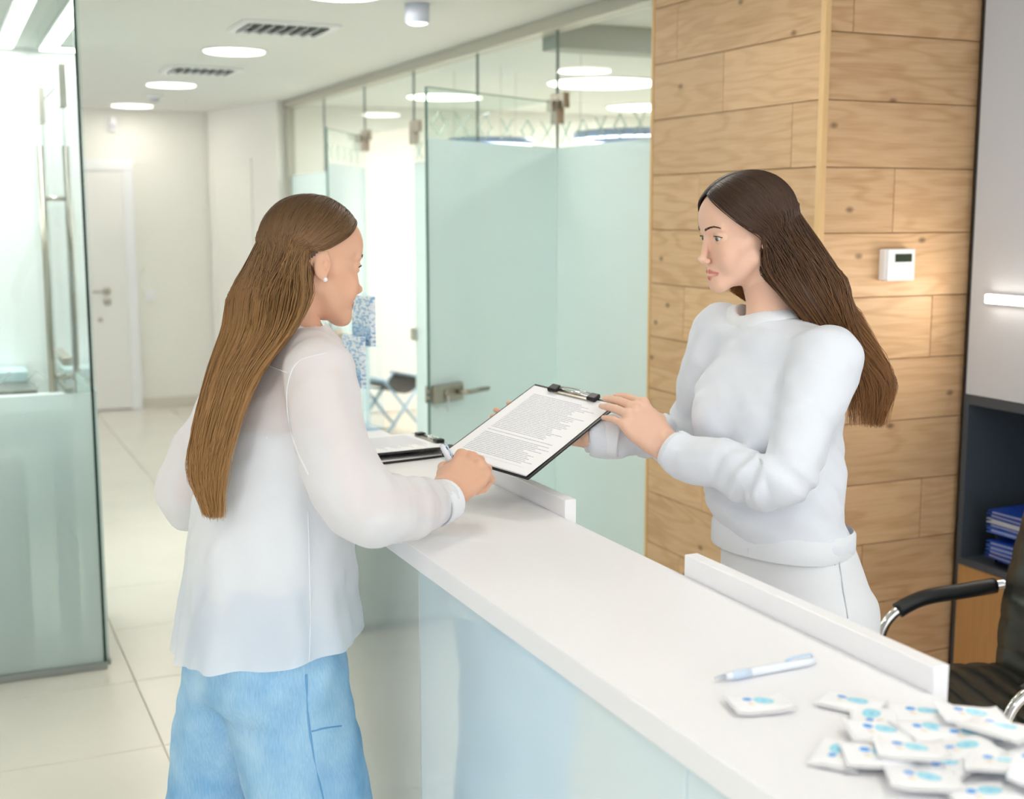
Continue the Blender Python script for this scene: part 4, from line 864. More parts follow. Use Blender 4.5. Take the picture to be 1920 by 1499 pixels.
# ================================================================== people
def azi(deg, pitch=0.0):
    """unit vector at a compass angle (0 = +y, 90 = +x), pitched up"""
    a, p = math.radians(deg), math.radians(pitch); return np.array([math.sin(a) * math.cos(p), math.cos(a) * math.cos(p), math.sin(p)])
class Head:
    """places the head: origin between the ears, forward compass angle, nod (down +), roll (towards her right +)"""
    def __init__(s, O, az, nod=0, roll=0, scale=.01):
        fwd = azi(az, -nod); right = azi(az + 90); up = np.cross(right, fwd); r = math.radians(roll); s.R = np.column_stack([right * math.cos(r) - up * math.sin(r), fwd, up * math.cos(r) + right * math.sin(r)]); s.O = np.array(O, float); s.s = scale
    def __call__(s, V): return np.asarray(V, float) @ s.R.T * s.s + s.O
def join(parts):
    V, Fc, C_ = [], [], []; n = 0
    for v, f, c in parts: V.append(v); Fc.append(np.asarray(f) + n); C_.append(c); n += len(v)
    return np.concatenate(V), np.concatenate(Fc), np.concatenate(C_)
def eyes(T, parent, gaze, iris):
    for s in (1, -1):
        V, F_4 = lathevf([(1.2 * math.sin(t), -1.2 * math.cos(t)) for t in np.linspace(.04, 3.1, 26)], 34); V = np.array(V)[:, [0, 2, 1]]; g = np.array(gaze, float); g /= np.linalg.norm(g); ang = np.degrees(np.arccos(np.clip(V @ g / 1.2, -1, 1)))
        cc = np.where((ang < 11)[:, None], L3('#0c0b0b'), np.where((ang < 24)[:, None], L3(iris), np.where((ang < 28)[:, None], L3('#3c4448'), L3('#e6e1de'))))
        fastmesh('eye', T(V + [s * 3.15, 6.70, 0]), np.array([f for f in F_4 if len(f) == 4]), M_eye, parent, col=cc)
        xs = np.linspace(-1.40, 1.44, 22); zz = .52 * np.sqrt(np.maximum(0, 1 - (xs / 1.45) ** 2)) - .10; yy = 6.72 + 1.43 * np.sqrt(np.maximum(.05, 1 - (xs / 1.5) ** 2 - (zz / 1.4) ** 2)); P = np.column_stack([s * (3.18 + xs), yy, zz]); tube('eyelashes', T(P), .01 * np.interp(xs, [-1.4, 0, 1.44], [.03, .085, .09]), mat('lash', '#1d1512', .6), parent, 6)
        V, Fb = [], []
        for k in range(120):
            u = RNG.uniform(0, 1); x = 1.1 + 3.5 * u; zc = 1.62 + .62 * math.sin(min(1, u / .72) * 1.5) - 1.15 * max(0, u - .62) ** 1.3 + RNG.uniform(-1, 1) * .22 * (1 - .75 * u); y = surf_y(x, zc) + .05
            d = np.array([.85, -.25, .45 - .75 * u]) * .48; P = np.array([[x, y, zc], [x + d[0] * .5, y + .03 + d[1] * .5, zc + d[2] * .5], [x + d[0], y + d[1], zc + d[2]]]) * [s, 1, 1]; v, f = tubevf(T(P), [.0005, .0005, .0002], 4, False); Fb += [[i + len(V) for i in q] for q in f]; V += list(v)
        mesh('eyebrow', V, Fb, mat('brow', '#4a3224', .7), parent, True)

def inneck(V, T, c, nd, r):
    a = T.R @ np.array([0, 2.2, 16.0]); a /= np.linalg.norm(a); q = V - c; h = q @ a; return (np.linalg.norm(q - np.outer(h, a), axis=1) < r) & (q @ nd > -.012)
# hair ---------------------------------------------------------------
HC = np.array([0, -.5, 2.7])
def slerp(a, b, t):
    w = math.acos(float(np.clip(a @ b, -1, 1))); return a if w < 1e-4 else (a * math.sin((1 - t) * w) + b * math.sin(t * w)) / math.sin(w)
def sdir(psi, el, side): p, e = math.radians(psi), math.radians(el); return np.array([side * math.sin(p) * math.cos(e), math.cos(p) * math.cos(e), math.sin(e)])
def hair_build(T, parent, n, exits, bundles, cols, wave=0.0, seed=3, part=(42, 112), radius=.00105, layer=.55, samples=30, fly=.004, vcorr=0.0, HRAD=np.array([7.6, 9.1, 8.6])):
    """exits(a, side) -> (psi, el, bundle, u); bundles: list of stations (centre, U, V, half width, half thickness)"""
    r = np.random.default_rng(seed); ring = 3; c0, c1, c2 = (L3(c) for c in cols); m = samples; PS, RS, CS = [], [], []
    for i in range(n):
        side = 1 if r.random() < .5 else -1; a = r.random() ** .9; wps, b, u = exits(a, side)
        phi = math.radians(part[0] + part[1] * a + r.uniform(-3, 3)); root = np.array([side * .012, math.cos(phi), math.sin(phi)]); root /= np.linalg.norm(root); lay = r.uniform(.0, 1) ** .7 * layer
        jp, je = r.uniform(-4, 4), r.uniform(-6, 3); dirs = [root, slerp(root, sdir(wps[0][0] + jp, wps[0][1] + je, side), .12)]; prev = root
        for w_, (psi, el) in enumerate(wps):
            ex = sdir(psi + jp, el + je, side); dirs += [slerp(prev, ex, t) for t in (((.3, .55, .8, 1.) if len(wps) == 1 else (.38, .7)) if w_ == 0 else (.15, .6))]; prev = ex
        dirs = np.array(dirs); rise = (np.minimum(1, .25 + .35 * np.arange(len(dirs))) * np.linspace(1, .45, len(dirs)))[:, None]; pts = [T(HC + dirs * (HRAD + lay * rise))]; nsk = len(dirs)
        st = bundles[b]; uu = np.clip(u + r.normal() * .16, -1, 1); vv = np.clip(r.uniform(-1, 1) * (1 - .6 * vcorr * a) - .75 * vcorr * a, -1, 1) * math.sqrt(max(0, 1 - uu * uu)); end = 1.0 - .24 * r.random() ** 1.6 if r.random() < .8 else r.uniform(.58, .9); ph = r.uniform(-.5, .5)
        pts.append(np.array([np.array(c) + np.array(U) * hw * uu + np.array(W) * ht * vv for c, U, W, hw, ht in st]) + r.normal(size=(len(st), 3)) * fly * (np.arange(len(st)) / len(st))[:, None])
        pts = np.concatenate(pts); P = crom(pts, 64); L = int(64 * (nsk + (len(pts) - nsk) * end) / len(pts)); P = P[np.linspace(0, min(63, L), m).astype(int)]; s = np.linspace(0, 1, m)
        if wave: P = P + np.outer(np.sin(s * 21 + ph + u * 2) * wave * np.clip(s - .5, 0, 1) * 2, np.array(st[-1][1]))
        PS.append(P); RS.append(radius * r.uniform(.7, 1.35) * np.interp(s, [0, .05, .8, 1], [.6, 1, .9, .25])); t = r.normal() * .11; q = s[:, None]
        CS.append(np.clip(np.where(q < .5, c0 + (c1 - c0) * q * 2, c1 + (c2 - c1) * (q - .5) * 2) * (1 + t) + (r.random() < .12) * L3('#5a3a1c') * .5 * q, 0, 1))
    V, Fc = strands(np.array(PS), np.array(RS), ring); C_ = [np.repeat(np.array(CS).reshape(-1, 3), ring, 0)]; nv = len(V); V = [V]; Fc = [Fc]
    # scalp cap and inner mass
    nu, nw = 110, 150; cap = []; 
    for i in range(nu + 1):
        for j in range(nw): e = math.pi / 2 - math.pi * .74 * i / nu; p = 2 * math.pi * j / nw; cap.append((math.sin(p) * math.cos(e), math.cos(p) * math.cos(e), math.sin(e)))
    cap = np.array(cap); z = cap[:, 2]; lim = np.where(z > -.14, np.minimum(.66, exits.f0 + (z + .14) / .84 * (.62 - exits.f0)), exits.f0 + (z + .14) * exits.back); ok = (cap[:, 1] < lim) & (z > exits.low)
    cf = np.array([[i * nw + j, i * nw + (j + 1) % nw, (i + 1) * nw + (j + 1) % nw, (i + 1) * nw + j] for i in range(nu) for j in range(nw)])[:, ::-1]; cf = cf[ok[cf].all(1)]
    V.append(T(HC + cap * (HRAD - .10))); Fc.append(cf + nv); C_.append(np.tile(c0, (len(cap), 1))); nv += len(cap)
    for st in bundles:
        st = [(T((0, -3.5, 1.0)), st[0][1], st[0][2], .060, .056)] + list(st) if st is bundles[0] else st
        S = [np.concatenate([np.array(c), np.array(U), np.array(W), [hw * .93, ht * .82]]) for c, U, W, hw, ht in st]; S = crom(S, 24); k = 16; base_n = nv; vb = []
        for q, row in enumerate(S):
            taper = 1 - .95 * max(0, q / 23 - .72) / .28
            for j in range(k): an = 2 * math.pi * j / k; vb.append(row[:3] + row[3:6] * row[9] * math.cos(an) * taper + row[6:9] * row[10] * math.sin(an) * taper)
        V.append(np.array(vb)); Fc.append(np.array([[base_n + q * k + j, base_n + q * k + (j + 1) % k, base_n + (q + 1) * k + (j + 1) % k, base_n + (q + 1) * k + j] for q in range(23) for j in range(k)]))
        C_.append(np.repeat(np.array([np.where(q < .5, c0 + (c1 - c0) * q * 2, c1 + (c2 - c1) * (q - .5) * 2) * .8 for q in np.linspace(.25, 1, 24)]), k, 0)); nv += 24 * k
    return fastmesh('hair', np.concatenate(V), np.concatenate(Fc), M_hair, parent, col=np.concatenate(C_))

def seam(name, pix, fn, r, m, parent, d0=1.6, d1=3.2, lift=.0016, n=None):
    """a stitched line lying on a garment, given by points where it runs in view; each point is found on the cloth itself"""
    P = crom([(x, y, 0) for x, y in pix], n or max(12, len(pix) * 6)); out = []
    for x, y, _ in P:
        ds = np.linspace(d0, d1, 420); Q = _C + np.outer(ds, _fw + _rt * (x - 960.0) / FPX - _up * (y - 749.5) / FPX); v = fn(Q); k = int(np.argmax(v < lift))
        if v[k] < lift: out.append(Q[k])
    if len(out) > 3:
        out = np.array(out); out[1:-1] = (out[:-2] + out[1:-1] * 2 + out[2:]) / 4; return tube(name, out, r, m, parent, 6)

def garment_mat(name, color, rough=.85, sheer=0.0, bump=.3, scale=500, transl=.15, stretch=(1, 1, 1)):
    m = bpy.data.materials.new(name); m.use_nodes = True; nt = m.node_tree; b = nt.nodes['Principled BSDF']; b.inputs['Base Color'].default_value = lin(color); b.inputs['Roughness'].default_value = rough; b.inputs['Specular IOR Level'].default_value = .2; b.inputs['Sheen Weight'].default_value = .15
    tc = nt.nodes.new('ShaderNodeTexCoord'); n = nt.nodes.new('ShaderNodeTexNoise'); n.inputs['Scale'].default_value = scale; nt.links.new(tc.outputs['Object'], n.inputs['Vector']); bp = nt.nodes.new('ShaderNodeBump'); bp.inputs['Strength'].default_value = bump; bp.inputs['Distance'].default_value = .001; nt.links.new(n.outputs['Fac'], bp.inputs['Height']); nt.links.new(bp.outputs[0], b.inputs['Normal'])
    out = nt.nodes['Material Output']; cur = b.outputs[0]
    if transl: t = nt.nodes.new('ShaderNodeBsdfTranslucent'); t.inputs[0].default_value = lin(color); mx = nt.nodes.new('ShaderNodeMixShader'); mx.inputs[0].default_value = transl; nt.links.new(cur, mx.inputs[1]); nt.links.new(t.outputs[0], mx.inputs[2]); cur = mx.outputs[0]
    if sheer: t = nt.nodes.new('ShaderNodeBsdfTransparent'); mx = nt.nodes.new('ShaderNodeMixShader'); mx.inputs[0].default_value = sheer; nt.links.new(cur, mx.inputs[1]); nt.links.new(t.outputs[0], mx.inputs[2]); cur = mx.outputs[0]
    nt.links.new(cur, out.inputs[0]); MATS[name] = m; return m
def denim_mat():
    m = mat('light_denim', '#7fb4dc', .9, spec=.2); nt = m.node_tree; b = nt.nodes['Principled BSDF']; tc = nt.nodes.new('ShaderNodeTexCoord'); L = nt.links
    mp = nt.nodes.new('ShaderNodeMapping'); mp.inputs['Scale'].default_value = (1, 1, .12); L.new(tc.outputs['Object'], mp.inputs[0]); n = nt.nodes.new('ShaderNodeTexNoise'); n.inputs['Scale'].default_value = 420; n.inputs['Detail'].default_value = 3; L.new(mp.outputs[0], n.inputs['Vector'])
    n2 = nt.nodes.new('ShaderNodeTexNoise'); n2.inputs['Scale'].default_value = 9; L.new(tc.outputs['Object'], n2.inputs['Vector'])
    a = nt.nodes.new('ShaderNodeMath'); a.operation = 'MULTIPLY_ADD'; a.inputs[1].default_value = .32; L.new(n.outputs['Fac'], a.inputs[0]); c = nt.nodes.new('ShaderNodeMath'); c.operation = 'MULTIPLY'; c.inputs[1].default_value = .68; L.new(n2.outputs['Fac'], c.inputs[0]); L.new(c.outputs[0], a.inputs[2])
    r = nt.nodes.new('ShaderNodeValToRGB'); r.color_ramp.elements[0].position = .32; r.color_ramp.elements[0].color = lin('#78aeda'); r.color_ramp.elements[1].position = .68; r.color_ramp.elements[1].color = lin('#b2d6ee'); L.new(a.outputs[0], r.inputs[0]); L.new(r.outputs[0], b.inputs['Base Color'])
    bp = nt.nodes.new('ShaderNodeBump'); bp.inputs['Strength'].default_value = .25; bp.inputs['Distance'].default_value = .001; L.new(n.outputs['Fac'], bp.inputs['Height']); L.new(bp.outputs[0], b.inputs['Normal']); return m
def shoe(x, y, az, m, parent):
    f2 = azi(az); r2 = azi(az + 90); V = []; n = 20
    for t, w, hgt in ((-.10, .025, .05), (-.095, .033, .085), (-.03, .036, .085), (.04, .042, .062), (.10, .042, .048), (.14, .032, .04), (.152, .012, .026)):
        for k in range(n): a = 2 * math.pi * k / n; V.append(np.array([x, y, 0]) + f2 * t + r2 * w * math.cos(a) + np.array([0, 0, max(0.001, hgt * (.5 + .5 * math.sin(a)))]))
    Fc = [[i * n + k, i * n + (k + 1) % n, (i + 1) * n + (k + 1) % n, (i + 1) * n + k] for i in range(6) for k in range(n)] + [list(range(n))[::-1], [6 * n + k for k in range(n)]]; mesh('shoe', V, Fc, m, parent, True)

# ------------------------------------------------------------------ the visitor, at left of the counter
SK_L, SK_R = '#e3b295', '#e9bfa6'
fbL, rbL = azi(84), azi(174)
vh = Head((0.603, 2.202, 1.537), 81, 9, 0)
shR = at(597, 690, 2.09); shL = shR - rbL * .305; elR = at(678, 945, 2.06); wrR = at(836, 925, 2.215); elL = at(352, 925, 2.42); wrL = np.array([.62, 2.50, 1.125])
shC = (shR + shL) / 2; hipC = np.array([.492, 2.150, .83])
XR = at(922, 838, 2.32) - wrR; HRt = frame(XR, -_fw * .75 + np.array([0, 0, .75]) + azi(60) * .25)      # right fist: back of the hand to the camera
hR = hand_mesh([(38, 88, 45), (42, 95, 48), (46, 95, 48), (52, 92, 48)], (4, 1, -3, -8), [((.78, .45, -.45), .034), ((.95, -.10, -.25), .030), ((.88, -.40, -.15), .022)], scale=1.06)
hL = hand_mesh([(12, 20, 12), (12, 22, 12), (14, 22, 12), (18, 22, 12)], (6, 1, -4, -10), [((.7, .65, -.2), .034), ((.85, .4, -.1), .028), ((.9, .3, -.1), .022)])
XL = np.array([.85, .45, -.12]); HLm = frame(XL, (0, 0, 1)); HLm[:, 1] *= -1
tx, ty = shC[0], shC[1]
torsoL = blend([(vloft([(.86, *hipC[:2], .150, .105), (.95, .495, 2.15, .140, .100), (1.08, .50, 2.155, .125, .092), (1.22, tx * .6 + .2, ty * .6 + .862, .138, .096), (1.33, tx, ty, .130, .080), (1.39, tx + .015, ty, .08, .06)], rbL[:2]), 0), (chain([shC + fbL * .02 + np.array([0, 0, .01]), shR], [.044, .038]), .04), (chain([shC + fbL * .02 + np.array([0, 0, .01]), shL], [.044, .038]), .04), (chain([shR, elR, wrR], [.040, .033, .022]), .03), (chain([shL, elL, wrL], [.040, .033, .022]), .03), (cone(vh((0, -3.0, -8)), shC + fbL * .03 + np.array([0, 0, .02]), .046, .055), .03)])
tV, tF = polygonize(torsoL, (.2, 1.8, .7), (1.0, 2.75, 1.50), .006, 12, 1, lambda P: -.008)
cL = lambda n_: np.tile(L3(SK_L), (n_, 1))
def hand_world(hm, Rm, W, skin, nailcol):
    V, F4, nl = hm; c = np.tile(L3(skin), (len(V), 1)); nail_color(V, F4, nl, c, nailcol); F4 = F4[:, ::-1] if np.linalg.det(Rm) < 0 else F4; return V @ Rm.T + W, F4, c
bV, bF, bC = join([(vh(HV), HF, head_colors(HV, SK_L, '#c0675f')), (tV, tF, cL(len(tV))), hand_world(hR, HRt, wrR, SK_L, '#e8b9ae'), hand_world(hL, HLm, wrL, SK_L, '#e8b9ae')])
visitor = fastmesh('person', bV, bF, M_skin, None, (hipC[0], hipC[1], 0), bC, label='woman in sheer white blouse and light blue jeans leaning on the counter', cat='person')
eyes(vh, visitor, (0, .985, -.17), '#5d6f74')
pe = at(0, 0, 1); V, Fc = lathevf([(.0045 * math.sin(t), -.0045 * math.cos(t)) for t in np.linspace(.05, 3.09, 12)], 16); mesh('earring', np.array(V) + vh((7.05, -.15, -3.05)), Fc, mat('pearl', '#f7f2ee', .15, coat=.6), visitor, True)
# camisole under the blouse
cami = blend([(vloft([(.84, *hipC[:2], .160, .115), (.95, .495, 2.15, .148, .108), (1.08, .50, 2.155, .132, .100), (1.20, tx * .5 + .25, ty * .5 + 1.077, .142, .104), (1.262, tx * .7 + .15, ty * .7 + .646, .142, .100)], rbL[:2], capk=.004), 0)])
V, F4 = polygonize(cami, (.2, 1.85, .78), (.8, 2.5, 1.30), .007, 12, 1); fastmesh('camisole', V, F4, garment_mat('camisole_white', '#f2f5f8', .7, transl=0), visitor)
def foldL(th, z):
    w = np.clip((1.20 - z) / .35, 0, 1); return w * (.007 * np.sin(5 * th + 7 * z + 1.0) + .005 * np.sin(9 * th - 5 * z + 2.2) + .003 * np.sin(14 * th + 3 * z))
sleeveR = crom(np.array([shR + rbL * .005 - np.array([0, 0, .012]), at(613, 790, 2.06), at(640, 880, 2.04), at(682, 948, 2.045), at(735, 955, 2.085), at(790, 948, 2.15), at(822, 940, 2.195)]), 14); rR = np.interp(np.linspace(0, 1, 14), [0, .16, .33, .5, .66, .83, 1], [.058, .056, .060, .064, .054, .047, .036])
sleeveL = crom(np.array([shL, (shL + elL) / 2 - rbL * .01, elL - np.array([0, 0, .01]), (elL + wrL) / 2, wrL]), 10); rL = np.interp(np.linspace(0, 1, 10), [0, .25, .5, .75, 1], [.056, .056, .060, .052, .036])
wl_a, wl_b = wrinkle(.0030, .10, 5), wrinkle(.0014, .045, 6); wrkL = lambda P: wl_a(P * np.array([1, 1, .45])) + wl_b(P * np.array([1, 1, .6]))
nkL = shC + fbL * .03 + np.array([0, 0, .008])
blouse = blend([(vloft([(.72, .496, 2.145, .195, .163), (.82, .496, 2.148, .192, .158), (.95, .498, 2.15, .176, .142), (1.08, .505, 2.155, .164, .132), (1.20, tx * .6 + .2, ty * .6 + .862, .156, .122), (1.30, tx, ty, .142, .098), (1.35, tx + .012, ty, .11, .075), (1.385, tx + .024, ty, .07, .055)], rbL[:2], foldL), 0),
    (chain([nkL, shR + np.array([0, 0, -.008])], [.054, .054]), .03), (chain([nkL, shL + np.array([0, 0, -.008])], [.054, .054]), .03),
    (chain(sleeveR, rR, .01, disp=lambda s, q: .0022 * np.sin(s * 85 + q[:, 0] * 60) * np.clip((s - .17) * 6, 0, 1) + .0014 * np.sin(s * 45)), .022), (chain(sleeveL, rL, .01, disp=lambda s, q: .002 * np.sin(s * 70 + q[:, 2] * 30)), .022),
    (cone(vh((0, -3.8, -15)), nkL, .058, .062), .02)])
blouse_w = lambda P: blouse(P) - wrkL(P)
def hemz(V):
    d = V[:, :2] - hipC[:2]; u = d @ rbL[:2]; f = d @ fbL[:2]; return .868 + .028 * (u / .19) + .014 * (f / .16) + .004 * np.sin(u * 26) + .003 * np.sin(f * 45)
V, F4 = polygonize(blouse, (.15, 1.78, .70), (1.0, 2.72, 1.50), .0052, 12, 1, wrkL)
nd = (vh.R @ np.array([0, .25, 1.0])); neck = vh((0, -2.9, -13.6))
keep = (V[:, 2] > hemz(V) - .002) & ~(((V - neck) @ nd > -.004) & (np.linalg.norm(V - neck, axis=1) < .074))
wd = (wrR - at(790, 948, 2.15)); wd /= np.linalg.norm(wd); cuff_end = at(838, 938, 2.21); keep &= ~(((V - cuff_end) @ wd > 0) & (np.linalg.norm(V - cuff_end, axis=1) < .08))
def hsnap(R_): R_ = R_.copy(); m_ = np.abs(R_[:, 2] - hemz(R_)) < .012; R_[m_, 2] = hemz(R_)[m_]; return R_
V, F4 = cut_mesh(V, F4, keep, hsnap)
M_blouse = garment_mat('sheer_white_blouse', '#fafbfe', .7, sheer=.22, transl=.25, bump=.15, scale=260)
bl_ = fastmesh('blouse', V, F4, M_blouse, visitor); M_seam = garment_mat('blouse_seam', '#f6f8fb', .7, transl=.1)
# cuff
cu = [cuff_end - wd * .036, cuff_end - wd * .034, cuff_end - wd * .004, cuff_end]; Vc, Fcc = tubevf(crom(cu, 10), np.interp(np.linspace(0, 1, 10), [0, .1, .9, 1], [.036, .0385, .0375, .036]), 26, False); o = mesh('cuff', Vc, Fcc, M_seam, bl_, True); o.modifiers.new('thick', 'SOLIDIFY').thickness = .003
col_c = neck; Vc, Fcc = tubevf([col_c - nd * .026, col_c - nd * .012, col_c - nd * .002, col_c + nd * .020], [.088, .078, .069, .062], 40, False); o = mesh('collar', Vc, Fcc, M_seam, bl_, True); o.modifiers.new('thick', 'SOLIDIFY').thickness = .003
seam('armhole_seam', [(612, 662), (560, 678), (540, 720), (540, 780), (555, 840), (578, 890)], blouse_w, .0011, M_seam, bl_)
seam('yoke_seam', [(478, 682), (505, 686), (540, 700)], blouse_w, .0011, M_seam, bl_)
seam('back_seam', [(578, 960), (580, 1060), (582, 1150), (580, 1240)], blouse_w, .0010, M_seam, bl_)
# jeans
def foldJ(th, z): return .004 * np.sin(3 * th + 16 * z) * np.clip((.72 - z) * 5, 0, 1) + .0025 * np.sin(7 * th - 22 * z) * np.clip((.75 - z) * 5, 0, 1)
legN = vloft([(.02, .562, 2.030, .104, .100), (.25, .558, 2.035, .102, .098), (.50, .548, 2.052, .102, .102), (.66, .532, 2.070, .108, .108), (.80, .512, 2.095, .110, .110), (.90, .505, 2.115, .09, .10)], rbL[:2], foldJ, n=2.1)
legF = vloft([(.02, .412, 2.300, .100, .098), (.25, .415, 2.295, .098, .096), (.50, .424, 2.275, .096, .098), (.66, .440, 2.245, .102, .104), (.80, .462, 2.20, .105, .108), (.90, .475, 2.17, .09, .10)], rbL[:2], foldJ, n=2.1)
jeans = blend([(legN, 0), (legF, .008), (vloft([(.79, .487, 2.145, .150, .112), (.83, .488, 2.145, .170, .120), (.90, .489, 2.147, .165, .110), (1.0, .488, 2.152, .146, .096)], rbL[:2], capk=.006), .03)])
wj = wrinkle(.0018, .07, 9); jw = lambda P: jeans(P) - wj(P)
V, F4 = polygonize(jeans, (.2, 1.82, .0), (.80, 2.45, 1.02), .0065, 12, 1, wj); jn = fastmesh('jeans', V, F4, denim_mat(), visitor); M_stitch = mat('denim_seam', '#6ea6d2', .9)
seam('side_seam', [(574, 1265), (577, 1340), (590, 1430), (606, 1499)], jw, .0018, M_stitch, jn); seam('pocket_seam', [(640, 1362), (610, 1366), (585, 1372)], jw, .0014, M_stitch, jn)
shoe(.575, 2.03, 70, M_white, visitor); shoe(.40, 2.30, 62, M_white, visitor)
# pen in the fist
gp = wrR + HRt @ np.array([.078, .030, -.020]); pd = np.array([0, 0, .8]) - _rt * .38 - azi(24) * .30; pd /= np.linalg.norm(pd)
pen('pen', gp - pd * .062, gp + pd * .055, 'pale blue white pen held in the fist of the visitor')
# hair
SK = np.array([-.4, -.15, 0])
def stn(x, y, d, U, W, hw, ht): return (at(x, y, d), U, W, hw, ht)
bb = -fbL
UL, WL = azi(158), azi(68)
bundL = [[stn(512, 545, 2.215, UL, WL, .088, .066), stn(487, 615, 2.165, UL, WL, .086, .048), stn(440, 700, 2.12, UL, WL, .062, .032), stn(406, 800, 2.09, UL, WL, .055, .024), stn(389, 890, 2.075, UL, WL, .047, .019), stn(401, 965, 2.07, UL, WL, .022, .010)]]
def exL(a, side):
    k = a / .32
    if k < 1: return ([(56 + 66 * k, 25 + 7 * k), (88 + 40 * k, 3 + 8 * k), (130 + 5 * k, -15 + 2 * k)], 0, (.92 - .25 * k) if side > 0 else -.92 + .25 * k)
    return ([(114 + 66 * a, -16 + 14 * a)], 0, (.95 - 1.0 * a) if side > 0 else -.95 + 1.0 * a)
exL.f0 = -.14; exL.back = .75; exL.low = -.60
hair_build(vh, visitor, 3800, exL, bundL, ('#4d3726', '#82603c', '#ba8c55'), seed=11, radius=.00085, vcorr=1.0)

# ------------------------------------------------------------------ the receptionist, behind the counter
def onboard(x, y, below):
    """point in view that lies a little under the plane of the held clipboard"""
    q = BTR - BN * below; r_ = _fw + _rt * (x - 960.0) / FPX - _up * (y - 749.5) / FPX; return _C + r_ * ((q - _C) @ BN) / (r_ @ BN)
fbR, lbR = azi(255), azi(165)      # body forward, her left (towards the camera)
rh = Head(at(1399, 434, 2.40), 279, 9, 0, .0097)
sL, sR = at(1553, 668, 2.29), at(1358, 622, 2.53); eL, wL_ = at(1462, 905, 2.235), at(1250, 838, 2.395); eR, wR_ = at(1288, 815, 2.62), onboard(1076, 811, .034)
sC = (sL + sR) / 2; waist = at(1452, 950, 2.44); hips = at(1492, 1095, 2.46)
XW = at(1190, 778, 2.42) - wL_; HlW = frame(XW, BN * .8 - _fw * .5); HlW[:, 1] *= -1
XW2 = onboard(935, 780, .027) - wR_; HrW = frame(XW2, -BN); 
hLr = hand_mesh([(40, 8, 5), (39, 9, 5), (38, 10, 5), (37, 12, 6)], (-1.5, -.5, .5, 1.0), [((.7, .3, -.7), .034), ((.85, .05, -.55), .028), ((.9, 0, -.35), .022)], scale=1.03)
hRr = hand_mesh([(-2, 3, 22), (-3, 3, 26), (-2, 4, 24), (0, 5, 22)], (9, 2, -4, -10), [((.55, .80, -.1), .034), ((.75, .6, -.05), .028), ((.85, .5, 0), .022)], scale=1.04)
bodyR = blend([(vloft([(1.045, *waist[:2], .11, .078), (waist[2] + .05, *waist[:2], .112, .080), (1.20, waist[0] - .005, waist[1] + .01, .128, .092), (1.32, sC[0], sC[1], .125, .080), (1.375, sC[0] + .005, sC[1], .07, .05)], lbR[:2]), 0), (chain([sC, sL], [.045, .038]), .04), (chain([sC, sR], [.045, .038]), .04), (chain([sL, eL, wL_], [.038, .031, .021]), .03), (chain([sR, eR, wR_], [.038, .031, .021]), .03), (cone(rh((0, -3.0, -9)), sC + np.array([0, 0, .02]), .046, .055), .03)])
tV, tF = polygonize(bodyR, (1.0, 1.6, .80), (1.75, 2.5, 1.50), .006, 12, 1, lambda P: -.006)
bV, bF, bC = join([(rh(HV), HF, head_colors(HV, SK_R, '#cc7871')), (tV, tF, np.tile(L3(SK_R), (len(tV), 1))), hand_world(hLr, HlW, wL_, SK_R, '#d7a3d8'), hand_world(hRr, HrW, wR_, SK_R, '#c98a90')])
recep = fastmesh('person', bV, bF, M_skin, None, (hips[0], hips[1], 0), bC, label='long haired woman in white sweatshirt and white trousers standing behind the counter', cat='person')
eyes(rh, recep, (-.10, .97, -.20), '#6f797d')
M_sweat = garment_mat('white_sweatshirt', '#e9edf5', .95, bump=.35, scale=700, transl=.05); M_rib = garment_mat('sweatshirt_rib', '#edf0f5', .95, transl=.05, bump=.2)
def win(s, c, w): return np.exp(-((s - c) / w) ** 2)
xl = HlW[:, 0] * .5 + (wL_ - eL) / np.linalg.norm(wL_ - eL) * .5; xl /= np.linalg.norm(xl); xr = HrW[:, 0] * .65 + (wR_ - eR) / np.linalg.norm(wR_ - eR) * .35; xr /= np.linalg.norm(xr)
slL = crom(np.array([sL - np.array([0, 0, .004]), (sL + eL) / 2 + lbR * .004, eL, (eL + wL_) / 2, wL_ - xl * .045, wL_ - xl * .004]), 16); rsL = np.interp(np.linspace(0, 1, 16), [0, .2, .4, .6, .8, 1], [.060, .054, .050, .044, .036, .033]); LsL = np.linalg.norm(np.diff(slL, axis=0), axis=1).sum()
slR = crom(np.array([sR - np.array([0, 0, .004]), (sR + eR) / 2, eR, (eR + wR_) / 2, wR_ - xr * .065, wR_ - xr * .026]), 16); rsR = np.interp(np.linspace(0, 1, 16), [0, .2, .4, .6, .8, 1], [.060, .054, .050, .044, .036, .033])
fold = lambda s, q: .0058 * np.sin(s * 150 + q @ np.array([30., 10, 60])) * win(s, LsL * .52, .07) + .0024 * np.sin(s * 60 + q @ np.array([20., 0, 40]))
def foldS(th, z): return .0045 * np.sin(4 * th + 26 * z) * np.clip((1.16 - z) * 6, 0, 1) + .003 * np.sin(2 * th + 40 * z) * np.clip((1.14 - z) * 8, 0, 1)
bust = [ell(np.array([sC[0], sC[1], 1.235]) + fbR * .060 + lbR * (s * .060), (.058, .058, .064)) for s in (1, -1)]
zh = hips[2] + .075
wb = hips[:2] * .35 + waist[:2] * .65
